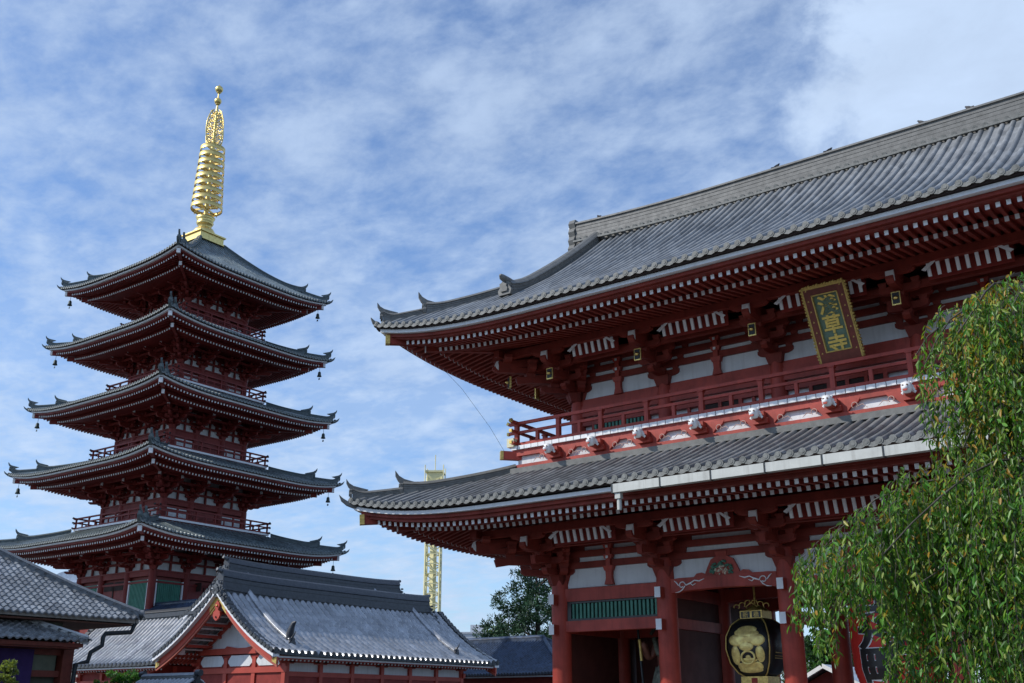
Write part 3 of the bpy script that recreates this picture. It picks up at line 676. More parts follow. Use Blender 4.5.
    # gable walls, barge boards
    for sx in (-1, 1):
        M = MB()
        prof = [(y, rf.z0 + rf.a * (AY - abs(y)) + rf.c * (AY - abs(y)) ** 2 - .12) for y in np.linspace(-5.4, 5.4, 25)]
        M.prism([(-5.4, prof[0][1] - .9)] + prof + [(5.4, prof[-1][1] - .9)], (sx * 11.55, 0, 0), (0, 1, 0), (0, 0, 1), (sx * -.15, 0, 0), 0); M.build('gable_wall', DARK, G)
        M = MB()
        up = [(y, z + .02) for y, z in prof]; dn = [(y, z - .52) for y, z in prof]
        for a in range(len(prof) - 1):
            M.prism([dn[a], dn[a + 1], up[a + 1], up[a]], (sx * 12.2, 0, 0), (0, 1, 0), (0, 0, 1), (sx * -.12, 0, 0), 0)
        M.build('barge_board', RED, G)
    # main ridge
    zr = rf.z0 + rf.a * AY + rf.c * AY * AY
    pts = [(x, 0, zr - .26 + .28 * max(0, (abs(x) - 5) / 7.3) ** 2) for x in np.linspace(-12.15, 12.15, 31)]
    M = MB(); M.sweep(pts, [(-.36, -.1), (-.33, .85), (-.40, .87), (-.38, .95), (-.2, 1.05), (0, 1.08), (.2, 1.05), (.38, .95), (.40, .87), (.33, .85), (.36, -.1)], 0)
    for zz in (.22, .38, .54, .70): M.sweep(pts, [(-.352, zz), (.352, zz), (.352, zz + .02), (-.352, zz + .02)], 0)
    for sy in (-1, 1):
        for q in range(int(24 / .345)):
            x = -11.9 + q * .345; z = zr - .26 + .28 * max(0, (abs(x) - 5) / 7.3) ** 2
            M.tube([(x, sy * .34, z + .10), (x, sy * .52, z + .06)], .09, 8, 1)
        M.sweep([(p[0], sy * .5, p[2] - .02) for p in pts], [(-.05, -.03), (.05, -.03), (.05, .05), (-.05, .05)], 1)
    M.build('main_ridge', [RIDGE, CAPG], G)
    for sx in (-1, 1):
        M = MB(); z = zr - .35 + .28
        poly = []
        for q in range(9): poly.append((.42 + .10 * (q % 2) - .012 * q, -.4 + q * .2))
        full = [(-a, b) for a, b in poly] + [(a, b) for a, b in reversed(poly)]
        M.prism(full, (sx * 12.15, 0, z), (0, 1, 0), (0, 0, 1), (sx * .3, 0, 0), 0); M.prism([(a * .7, b * .8 + .05) for a, b in full], (sx * 12.45, 0, z), (0, 1, 0), (0, 0, 1), (sx * .08, 0, 0), 1); M.build('ridge_end_tile', [RIDGE, WHITE], G)
    # descending ridges and corner ridges
    M = MB()
    for sx in (-1, 1):
        for sy in (-1, 1):
            pts = []; M = MB()
            for q in range(15):
                i = AY - .3 - (AY - .3 - 2.25) * q / 14; pts.append((sx * 11.15, sy * (AY - i), rf.z0 + rf.a * i + rf.c * i * i + .02 + .22 * max(0, (q - 11) / 3) ** 2))
            ridge(M, pts, .42, .52, 0); e = Vector(pts[-1]); oni(M, e, (0, sy, 0), .85, 0, False)
            M.tube([e + Vector((0, sy * a, .5 + b)) for a, b in ((-.3, 0), (0, .02), (.3, .06), (.42, .12))], [.15, .15, .12, .05], 7, 0)
            M.build('descending_ridge', RIDGE, G); M = MB(); corner_ridge(M, rf, sx, sy, 3.5, 1.35, .36, .36, 0, .65, .12); corner_ridge(M, rf, sx, sy, 1.5, .22, .27, .27, 0, .5, .2); M.build('corner_ridge', RIDGE, G)
    eaves(rf, G, 5.45, .262, -.27, -.52, -.56, .20, [SHADE_RED, WHITE, REDB, GOLDP], i1=(.68, 1.9), i2=1.62)
    return G
GATE = build_gate()

# ------------------------------------------------------------------ THE PAGODA
PX, PY = -68.28, 49.2
PL = [  # floor z, body half, balcony half, column top, eave z (tile edge), eave half, top inset half, flare
    (6.0, 4.35, None, 10.75, 12.62, 9.23, 5.07, .55),
    (14.38, 3.62, 5.07, 15.95, 17.92, 8.75, 4.68, .52),
    (19.62, 3.34, 4.68, 21.15, 23.02, 8.28, 4.28, .52),
    (24.85, 3.06, 4.28, 26.35, 28.15, 7.85, 3.96, .52),
    (30.0, 2.80, 3.96, 31.5, 33.15, 7.54, 1.15, .55)]
def build_pagoda():
    G = empty('pagoda', (PX, PY, 0))
    tag(G, 'five-storied dark red pagoda with a golden spire, rising at the left', 'pagoda')
    M = MB(); M.box((0, 0, 3), (10, 10, 6)); M.build('base', STONE, G)
    wood = material('pagoda_dark_boards', (.20, .026, .02), .6, .2, 2)
    bm = bracket_mesh('bracket_cluster', [REDP, WHITE, GOLD, BLACK], .80, 3, .72, .44, True, False, .6)
    for lv, (fz, b, bal, ct, ez, e, top, fl) in enumerate(PL):
        nxt = PL[lv + 1][0] if lv < 4 else 38.1
        ins = e - top
        if lv < 4: a_ = .30; c_ = ((nxt - .28 - ez) - a_ * ins) / ins ** 2
        else: a_ = .52; c_ = ((38.05 - ez) - a_ * ins) / ins ** 2
        rf = Roof(e, e, ez, a_, c_, fl, 6.5, 4.0)
        for k in range(4):
            M = MB(); roof_side(M, rf, k, ins, .30, .07, ns=32, ni=8, seg=6, cap=.075, mdark=2); M.build('roof', [TILEP, material_cap, DARK], G)
        for sx in (-1, 1):
            for sy in (-1, 1): M = MB(); corner_ridge(M, rf, sx, sy, ins - .1, 1.5, .32, .34, 0, .6, .25); corner_ridge(M, rf, sx, sy, 1.6, .1, .25, .26, 0, .5, .3); M.build('corner_ridge', material_pr, G)
        eaves(rf, G, e - b, .27, -.24, -.47, -.74, .17, [REDP, WHITE, wood, GOLDP if False else WHITE], i1=(.55, 1.7), i2=1.5, rw=.10, rh=.12)
        # body: wall, columns, beams
        M = MB(); M.box((0, 0, (fz + ct) / 2), (2 * b - .3, 2 * b - .3, ct - fz)); M.build('wall', wood, G)
        M = MB(); h = ez + .1 - ct; M.box((0, 0, ct + h / 2), (2 * b - .25, 2 * b - .25, h)); M.build('bracket_wall', PLASTER, G)
        cm = MB(); cm.lathe([(.27, 0), (.27, ct - fz)], n=16); cme = cm.mesh('column', [REDP])
        cs = [-b, -b * .36, b * .36, b]
        for ix, x in enumerate(cs):
            for iy, y in enumerate(cs):
                if ix in (0, 3) or iy in (0, 3): place(cme, 'column', G, (x, y, fz), 0)
        for k in range(4):
            out = rf.out(k); al = rf.along(k)
            def Q(t, o, z): return tuple(out * (b + o) + al * t + Vector((0, 0, z)))
            M = MB()
            for z, hh, o in ((ct - .18, .34, .03), (ct + .03, .1, .10), (ct - .75, .14, .03), (fz + .18, .3, .03)): M.bar(Q(-b - .1, o, z), Q(b + .1, o, z), .2, hh)
            if lv == 0: M.bar(Q(-b - .1, .03, fz + 1.9), Q(b + .1, .03, fz + 1.9), .2, .2)
            M.build('wall_beam', REDP, G)
            M = MB()
            zb = ct
            for z, hh in ((.74, .15), (1.42, .3)): M.bar(Q(-b - .1, .0, zb + z * .92), Q(b + .1, .0, zb + z * .92), .16, hh)
            for a in range(3):
                tc_ = (cs[a] + cs[a + 1]) / 2; M.bar(Q(tc_, .0, zb), Q(tc_, .0, zb + 1.3), .14, .12)
            po = 1.73
            M.bar(Q(-b - po, po, ct + 1.46), Q(b + po, po, ct + 1.46), .18, .2)
            M.bar(Q(-b - po * .6, po * .62, ct + 1.12), Q(b + po * .6, po * .62, ct + 1.12), .14, .16)
            M.build('frieze_rail', REDP, G)
            if lv == 0:
                for a, (t0, t1) in enumerate(((cs[0], cs[1]), (cs[1], cs[2]), (cs[2], cs[3]))):
                    M = MB(); w = (t1 - t0) - .6; tm = (t0 + t1) / 2
                    if a != 1:
                        M.bar(Q(tm - w / 2 + .15, .0, 9.0), Q(tm + w / 2 - .15, .0, 9.0), .12, 2.3, 0)
                        q = tm - w / 2 + .2
                        while q < tm + w / 2 - .15: M.bar(Q(q, .07, 7.9), Q(q, .07, 10.1), .07, .05, 0); q += .16
                        for sg in (-1, 1): M.bar(Q(tm + sg * (w / 2), .06, 7.8), Q(tm + sg * (w / 2), .06, 10.15), .12, .12, 1)
                        M.build('green_window', [GREEN, WHITE], G)
                    else:
                        M.bar(Q(tm - w / 2, -.02, 8.2), Q(tm + w / 2, -.02, 8.2), .12, 3.8, 0); M.bar(Q(tm, .06, 6.4), Q(tm, .06, 10.1), .1, .06, 1); 
                        for sg in (-1, 1): M.bar(Q(tm + sg * w * .25, .06, 9.6), Q(tm + sg * w * .25, .06, 10.2), w * .4, .04, 1)
                        M.build('door', [wood, DARK], G)
            else:
                M = MB()
                for a in range(3):
                    tm = (cs[a] + cs[a + 1]) / 2; w = (cs[a + 1] - cs[a]) - .62
                    M.bar(Q(tm - w / 2, .0, (fz + ct) / 2 - .1), Q(tm + w / 2, .0, (fz + ct) / 2 - .1), .12, (ct - fz) * .38, 0 if a != 1 else 1)
                M.build('wall_panel', [PLASTER, wood], G)
            for t in cs: place(bm, 'bracket_cluster', G, Q(t, 0, ct + .06), k * math.pi / 2)
        for q, (sx, sy) in enumerate(((-1, -1), (1, -1), (1, 1), (-1, 1))):
            o = place(bm, 'bracket_cluster', G, (sx * b, sy * b, ct + .06), [-1, 1, 3, -3][q] * math.pi / 4); o.scale = (1, 1.38, 1)
        if bal:
            M = MB(); M.box((0, 0, fz - .08), (2 * bal, 2 * bal, .14)); M.build('balcony_floor', WHITE, G)
            M = MB(); M.box((0, 0, fz - .35), (2 * bal - .3, 2 * bal - .3, .4)); M.build('balcony_base', REDP, G)
            n = 6; px = list(np.linspace(-bal + .11, bal - .11, n + 1))
            RAILING(G, bal, bal, fz - .01, .82, px, px, .8, [REDP, IRON])
    # spire
    sp = MB()
    sp.box((0, 0, 38.45), (2.35, 2.35, .7)); sp.box((0, 0, 38.14), (2.75, 2.75, .14)); sp.box((0, 0, 38.85), (2.6, 2.6, .12)); sp.box((0, 0, 38.98), (2.0, 2.0, .14))
    sp_o = sp.build('spire', SPIRE, G)
    M = MB(); M.lathe([(.95, 38.95), (.92, 39.25), (.75, 39.55), (.45, 39.72), (.38, 39.8), (.62, 39.95), (.72, 40.15), (.60, 40.2), (.70, 40.42), (.80, 40.62), (.55, 40.62), (.3, 40.7), (.2, 40.95)], n=24); M.build('bowl', SPIRE, sp_o)
    M = MB(); M.tube([(0, 0, 40.9), (0, 0, 47.6), (0, 0, 51.4)], [.2, .15, .1], 12); M.tube([(0, 0, 51.3), (0, 0, 53.2)], .06, 8); M.build('shaft', SPIRE, sp_o)
    for q in range(9):
        z = 41.55 + q * .69; r = 1.30 - .033 * q
        M = MB(); M.lathe([(r, -.17), (r + .015, .17), (r - .05, .18), (r - .07, -.17), (r, -.17)], (0, 0, z), 32)
        for a in range(4):
            an = a * math.pi / 2 + .4; M.bar((.15 * math.cos(an), .15 * math.sin(an), z), ((r - .03) * math.cos(an), (r - .03) * math.sin(an), z), .09, .16)
        for a in range(4):
            an = a * math.pi / 2 + .2; M.lathe([(.0, 0), (.03, -.02), (.045, -.12), (0, -.13)], (r * math.cos(an), r * math.sin(an), z - .13), 6)
        M.lathe([(.2, -.2), (.26, 0), (.2, .2)], (0, 0, z), 12)
        M.build('ring', SPIRE, sp_o)
    # openwork flame plates
    for a in range(4):
        an = a * math.pi / 2 + .12; d = Vector((math.cos(an), math.sin(an), 0)); M = MB()
        w_ = lambda z: 1.0 * math.sin(math.pi * min(1, max(0, (z - 47.35) / 3.75)) ** .8) ** .45 if 47.35 < z < 51.1 else 0
        for q in range(14):
            z = 47.55 + q * .25; W_ = w_(z)
            pts = [d * (.08 + (W_ - .08) * f) + Vector((0, 0, z + .10 * math.sin(f * 9 + q))) for f in np.linspace(0, 1, 8)]
            M.tube(pts, .035, 4); 
            if q % 2 == 0:
                for f in (.3, .6, .85): 
                    c = d * (W_ * f) + Vector((0, 0, z + .12)); M.tube([c + d * (.09 * math.cos(t)) + Vector((0, 0, .12 * math.sin(t))) for t in np.linspace(0, 2 * math.pi, 8)], .03, 4)
        M.tube([d * w_(z) + Vector((0, 0, z)) for z in np.linspace(47.5, 51.0, 16)], .05, 5); M.build('flame_plate', SPIRE, sp_o)
    for z, r in ((51.95, .31), (53.15, .34)):
        M = MB(); M.lathe([(r * math.sin(t), -r * math.cos(t)) for t in np.linspace(0.01, math.pi - .01, 12)] + [(.05, r + .02), (.0, r + .22)], (0, 0, z), 20); M.lathe([(.1, -.05), (.2, 0), (.1, .05)], (0, 0, z - r), 12); M.build('jewel_ball', SPIRE, sp_o)
    return G
material_cap = material('pagoda_tile_end', (.17, .19, .185), .6, .3, 9)
material_pr = material('pagoda_ridge_tile', (.085, .11, .115), .5, .25, 5)
PAG = build_pagoda()
# wind bells at the corners that can be seen
def bells():
    M = MB(); M.tube([(0, 0, 0), (0, 0, .42)], .02, 5); M.lathe([(0, 0), (.10, -.02), (.15, -.12), (.17, -.35), (.24, -.52), (.2, -.53), (.0, -.5)], n=12); M.tube([(0, 0, -.5), (0, 0, -.72)], .015, 4); M.box((0, 0, -.78), (.2, .02, .16)); me = M.mesh('wind_bell', [BELL])
    names = ['lowest', 'second lowest', 'middle', 'second highest', 'topmost']
    for lv, (fz, b, bal, ct, ez, e, top, fl) in enumerate(PL):
        for sx, sy, nm in ((-1, -1, 'left'), (1, 1, 'right')):
            if lv == 0 and sx < 0: continue
            o = bpy.data.objects.new('wind_bell', me); COL.objects.link(o); i = .62
            o.scale = (.8, .8, .8); o.location = (PX + sx * (e - i), PY + sy * (e - i), ez + fl - .72 - .36)
            tag(o, f'small dark bronze bell hanging under the {nm} corner of the {names[lv]} pagoda roof', 'bell', 'wind bells on the pagoda eaves')
bells()

# ------------------------------------------------------------------ smaller halls round the gate
def hall(name, label, cat, loc, rz, hw, ln, ze, a_, c_, tile, rh, wall_in, group=None, barge=True, detail=True, kud=True, kud_in=(2.2, 2.9), ridge_len=None, oni_s=1.2, verge_mat=None, west=True, pitch=.48, rr=.16, rend=0.0, wall_mat=None):
    G = empty(name, loc, rz); tag(G, label, cat, group)
    rf = Roof(hw, ln / 2, ze, a_, c_, .10, 3.0, 3.0); hy = ln / 2; za = ze + a_ * hw + c_ * hw * hw
    cap = material('dark_tile_end', (.04, .045, .05), .5, .3, 9)
    for k in ((1, 3) if west else (1,)):
        M = MB(); roof_side(M, rf, k, hw - .05, pitch, rr, gmin=hy, ns=24, ni=12, seg=8, step=.5, cap=rr, mdark=2); M.build('roof', [tile, cap, DARK], G)
    prof = [(x, ze + a_ * (hw - abs(x)) + c_ * (hw - abs(x)) ** 2) for x in np.linspace(-hw, hw, 31)]
    # main ridge and end tiles
    M = MB(); pts = [(0, y, za - .15 + .16 * (abs(y) / hy) ** 4) for y in np.linspace(-hy + .25, hy - .25 - rend, 15)]; ridge(M, pts, .5, rh, 0)
    for sx in (-1, 1): M.sweep([(sx * .3, p[1], p[2] + .1) for p in pts], [(-.06, -.08), (.06, -.08), (.06, .12), (-.06, .12)], 0)
    M.build('main_ridge', RIDGEK, G)
    for sy in (-1, 1):
        M = MB(); p = Vector((0, sy * (hy - .25 - (rend if sy > 0 else 0)), za - .3)); oni(M, p, (0, sy, 0), oni_s, 0, False); M.tube([p + Vector((0, sy * a, rh + .1 + b)) for a, b in ((-.4, .05), (0, .1), (.3, .2))], [.13, .13, .1], 8)
        for q in range(12):
            for sx in (-1, 1): M.lathe([(0, -.08), (.09, 0), (0, .08)], (sx * (.28 + .065 * q), sy * (hy - .08 - (rend if sy > 0 else 0) + .04 * math.sin(q * 2)), za + .38 - .10 * q + .10 * math.sin(q * 1.7)), 7)
        M.build('ridge_end_tile', material('carved_tile', (.10, .11, .12), .5, .3, 8, bump=.3), G)
    if kud:
        for sy in (-1, 1):
            for sx in ((-1, 1) if west else (1,)):
                M = MB(); pts = []
                for q in range(12):
                    i = (hw - .3) - (hw - .3 - 1.1) * q / 11; pts.append((sx * (hw - i), sy * (hy - kud_in[0 if sy < 0 else 1]), ze + a_ * i + c_ * i * i + .02))
                ridge(M, pts, .28, .42, 0); e = Vector(pts[-1]); M.build('descending_ridge', tile, G)
                M = MB(); oni(M, e, (sx, 0, 0), .7, 0, True)
                if sy < 0: M.tube([e + Vector((sx * a, 0, b)) for a, b in ((-.2, .2), (-.12, .6), (0, .95), (.12, 1.15), (.3, 1.22))], [.2, .22, .16, .13, .05], 8)
                M.build('ridge_end_tile', RIDGEK, G)
    # verge tiles, barge boards, pendant
    for sy in (-1, 1):
        M = MB()
        for sx in (-1, 1):
            n = int(hw * 1.15 / .33)
            for q in range(n):
                i = hw * (q + .5) / n; x = sx * (hw - i); z = ze + a_ * i + c_ * i * i; sl = a_ + 2 * c_ * i
                d = Vector((-sx, 0, sl)).normalized()
                M.bar(Vector((x, sy * (hy - .18), z + .07)) - d * .115, Vector((x, sy * (hy - .18), z + .12)) + d * .115, .50, .20)
        M.build('verge_tiles', cap, G)
        if not barge: continue
        M = MB(); 
        for q in range(len(prof) - 1):
            (x0, z0), (x1, z1) = prof[q], prof[q + 1]
            M.prism([(x0, z0 - .20), (x1, z1 - .20), (x1, z1 - .03), (x0, z0 - .03)], (0, sy * (hy + .02), 0), (1, 0, 0), (0, 0, 1), (0, -sy * .46, 0), 0)
            M.prism([(x0, z0 - .60), (x1, z1 - .60), (x1, z1 - .202), (x0, z0 - .202)], (0, sy * (hy - .20 - .06), 0), (1, 0, 0), (0, 0, 1), (0, -sy * .12, 0), 1)
            M.prism([(x0, z0 - .74), (x1, z1 - .74), (x1, z1 - .602), (x0, z0 - .602)], (0, sy * (hy - .20 - .10), 0), (1, 0, 0), (0, 0, 1), (0, -sy * .12, 0), 3 if abs(x0 + x1) > 1.6 else 2)
            if q in (0, 29) or 13 <= q <= 16: M.prism([(x0, z0 - .59), (x1, z1 - .59), (x1, z1 - .21), (x0, z0 - .21)], (0, sy * (hy - .20 - .045), 0), (1, 0, 0), (0, 0, 1), (0, -sy * .012, 0), 2)
        M.build('barge_board', [WHITE, REDBR, GOLDP, material('barge_edge', (.42, .10, .06), .5)], G)
        M = MB()
        pl = [(0, .1), (.16, -.05), (.20, -.2), (.10, -.34), (.12, -.42), (.26, -.5), (.30, -.68), (.2, -.86), (0, -.98)]; pl = pl + [(-a, b) for a, b in reversed(pl[1:-1])]
        M.prism([(a * 1.05, b * 1.05) for a, b in pl], (0, sy * (hy - .18), za - .72), (1, 0, 0), (0, 0, 1), (0, -sy * .12, 0), 0)
        M.lathe([(0, -.07), (.09, 0), (0, .07)], (0, sy * (hy - .15), za - .90), 10, 1); M.lathe([(0, -.07), (.06, 0), (0, .07)], (0, sy * (hy - .15), za - 1.54), 8, 2); M.build('gable_pendant', [REDBR, GOLD, DARK], G)
    # walls and posts
    wx, wy = hw - wall_in, hy - 2.3
    M = MB(); M.box((0, 0, ze / 2 + .1), (2 * wx, 2 * wy, ze + .2)); gab = [(x, z - .2) for x, z in prof if abs(x) < wx + .01]
    for sy in (-1, 1): M.prism([(gab[0][0], ze)] + gab + [(gab[-1][0], ze)], (0, sy * wy, 0), (1, 0, 0), (0, 0, 1), (0, -sy * .1, 0))
    M.build('wall', wall_mat or PLASTER, G)
    if detail and not wall_mat:
        for sy in (-1, 1):
            M = MB(); M.box((0, sy * (wy + .03), ze / 2 + .05), (2 * wx + .1, .1, ze + .1)); M.build('boarded_wall', REDB, G)
            M = MB()
            for q in range(3):
                xc = (q - 1) * wx * .66; w = wx * .56; M.prism([(-w / 2, -.1), (-w / 2 + .22, -.3), (w / 2 - .22, -.3), (w / 2, -.1), (w / 2, .02), (w / 2 - .25, .3), (-w / 2 + .25, .3), (-w / 2, .02)], (xc, sy * (wy + .09), ze - .22), (1, 0, 0), (0, 0, 1), (0, sy * .04, 0))
            M.build('white_panel', PLASTER, G)
        for sx in (-1, 1): M = MB(); M.box((sx * (wx + .02), 0, (ze - 1.0) / 2), (.1, 2 * wy, ze - 1.0)); M.build('boarded_wall', REDB, G)
    if detail:
        for sy in (-1, 1):
            y = sy * (wy + .04); M = MB()
            zb = ze + .32
            for zz, hh in ((zb, .34), (zb - 1.08, .3), (zb - 2.2, .3)): M.box((0, y + sy * .06, zz), (2 * wx + .6, .2, hh))
            for xx in (-wx, -wx * .33, wx * .33, wx): M.box((xx, y + sy * .02, zb / 2 - .3), (.3, .22, zb - .1))
            for xx in (-1, 1): M.prism([(0, 0), (.16, 0), (xx * 1.4, za - zb - 1.0), (xx * 1.4 - .16, za - zb - 1.0)] if False else [(xx * .2, .15), (xx * .42, .15), (xx * 1.5, .15), (xx * 1.3, .3)], (0, y, zb), (1, 0, 0), (0, 0, 1), (0, sy * .08, 0))
            M.build('gable_beam', REDBR, G)
            # raking struts and purlins under the overhang
            M = MB()
            for sx in (-1, 1):
                for q in range(4):
                    x = sx * (.55 + q * .75); i = hw - abs(x); z = ze + a_ * i + c_ * i * i - .72
                    M.bar((x, sy * (wy - .05), z), (x, sy * (hy - .48), z), .14, .16, 0)
                M.bar((sx * .1, y, za - 1.0), (sx * (wx - .4), y, ze + .5), .2, .2)
            for q in range(22):
                x = -hw * .8 + q * hw * 1.6 / 21; i = hw - abs(x); z = ze + a_ * i + c_ * i * i - .5; M.bar((x, sy * (wy - .02), z), (x, sy * (hy - .48), z), .06, .08, 1)
            M.build('gable_strut', [REDBR, WHITE], G)
            M = MB()
            for x in (-wx * .98, wx * .98): M.box((x, sy * (hy - .72), ze + .35), (.24, .5, .38), 1)
            M.build('beam_end', [RED, WHITE], G)
        for sx in ((-1, 1) if west else (1,)):
            x = sx * (wx + .04); M = MB()
            for zz, hh in ((ze - .25, .28), (ze - 1.0, .26)): M.box((x, 0, zz), (.2, 2 * wy, hh))
            n = max(2, int(2 * wy / 2.4))
            for q in range(n + 1):
                yy = -wy + 2 * wy * q / n; M.box((x, yy, ze / 2), (.24, .26, ze)); M.prism([(-.6, .18), (.6, .18), (.45, 0), (-.45, 0)], (x + sx * .1, yy, ze - .45), (0, 1, 0), (0, 0, 1), (sx * -.14, 0, 0))
            M.build('side_beam', REDBR, G)
        n = int(ln / .3)
        for sx in ((-1, 1) if west else (1,)):
            ra = MB(); fx = MB()
            for q in range(n):
                y = -hy + .35 + q * (ln - .7) / (n - 1); ra.bar((sx * (wx - .1), y, ze + .25), (sx * (hw - .45), y, ze - .30), .10, .12, 0, 1)
            fx.box((sx * (hw - .22), 0, ze - .19), (.16, ln - .3, .09), 0); fx.box((sx * (hw - .30), 0, ze - .235), (.14, ln - .3, .10), 1)
            ra.build('rafter_row', [RED, WHITE], G); fx.build('eave_edge_strip', [WHITE, RED], G)
    return G
hall('gabled_hall', 'vermilion gabled hall with silvery tiled roof and curved red bargeboards, lower centre left', 'temple hall', (-50.3, 49.6, 0), 0, 5.25, 20.0, 4.52, .42, .052, TILEK, 1.15, 1.5, kud_in=(2.2, 3.3), rend=1.3)
hall('rear_hall', 'dark-ridged gabled hall showing behind the silvery roof of the gabled hall', 'temple hall', (-55.0, 52.0, 0), 0, 4.2, 16.6, 7.0, .42, .06, TILEK, 1.0, 1.2, kud_in=(1.8, 3.0))
hall('side_hall', 'low hall with grey striped tile roof left of the gabled hall, below the pagoda', 'temple hall', (-62.0, 44.0, 0), math.pi / 2 * -1, 3.6, 12.0, 4.25, .72, .05, tile_material('side_tile', (.34, .35, .365), .34, (.42, .42, .4), .14, metal=.1, spec=.6), .55, 1.1, barge=False, kud=False, oni_s=.7, pitch=.42, rr=.11, wall_mat=REDB)
def corridor():
    G = empty('corridor', (-60.8, 45.4, 0)); tag(G, 'narrow dark blue roof ridge between the pagoda and the low striped hall', 'corridor')
    rf = Roof(3.3, 1.3, 7.75, .5, 0, .05, 1, 1); M = MB(); roof_side(M, rf, 0, 1.25, .3, .08, gmin=3.3, ns=6, ni=3, seg=3, mdark=2); roof_side(M, rf, 2, 1.25, .3, .08, gmin=3.3, ns=6, ni=3, seg=3, mdark=2); M.build('roof', [TILEB, RIDGEK, DARK], G)
    M = MB(); ridge(M, [(x, 0, 8.35) for x in (-3.3, 0, 3.3)], .3, .25); M.build('main_ridge', TILEB, G); M = MB(); M.box((0, 0, 3.9), (6, 1.6, 7.7)); M.build('wall', REDB, G)
corridor()
def hip_hall(name, label, loc, ax, ay, ze, a_, c_, tile, capm, rm, rh=.5):
    G = empty(name, loc); tag(G, label, 'temple hall'); rf = Roof(ax, ay, ze, a_, c_, .25, 4, 3); ins = min(ax, ay) - .05
    for k in range(4): M = MB(); roof_side(M, rf, k, ins, .3, .08, gmin=max(0, rf.half(k) - min(ax, ay)) if k % 2 == (0 if ax > ay else 1) else 0, ns=30, ni=8, seg=6, step=.33, cap=.085, mdark=2); M.build('roof', [tile, capm, DARK], G)
    for sx in (-1, 1):
        for sy in (-1, 1): M = MB(); corner_ridge(M, rf, sx, sy, ins, .5, .25, .25, 0, .4, .1); M.build('corner_ridge', rm, G)
    zt = ze + a_ * ins + c_ * ins * ins; M = MB(); d = max(ax, ay) - min(ax, ay); e = Vector((1, 0, 0)) if ax > ay else Vector((0, 1, 0))
    if d > .5: ridge(M, [tuple(e * s * d + Vector((0, 0, zt - .1))) for s in (-1, -.5, 0, .5, 1)], .4, rh); M.build('main_ridge', rm, G)
    M = MB(); M.box((0, 0, ze / 2), (2 * ax - 2.4, 2 * ay - 2.4, ze)); M.build('wall', REDB, G)
    M = MB()
    for sx, sy, dx, dy in ((0, -1, 2 * ax - .5, .1), (0, 1, 2 * ax - .5, .1), (1, 0, .1, 2 * ay - .62), (-1, 0, .1, 2 * ay - .62)): M.box((sx * (ax - .25), sy * (ay - .25), ze - .2), (dx, dy, .1))
    M.build('eave_edge_strip', PLASTER, G)
    return G
hip_hall('hip_roofed_hall', 'dark blue hipped tile roof at the foot of the dark pine, beside the gate column', (-62.2, 77.5, 0), 16, 7.5, 4.3, .26, .02, TILEB, RIDGEK, TILEB)

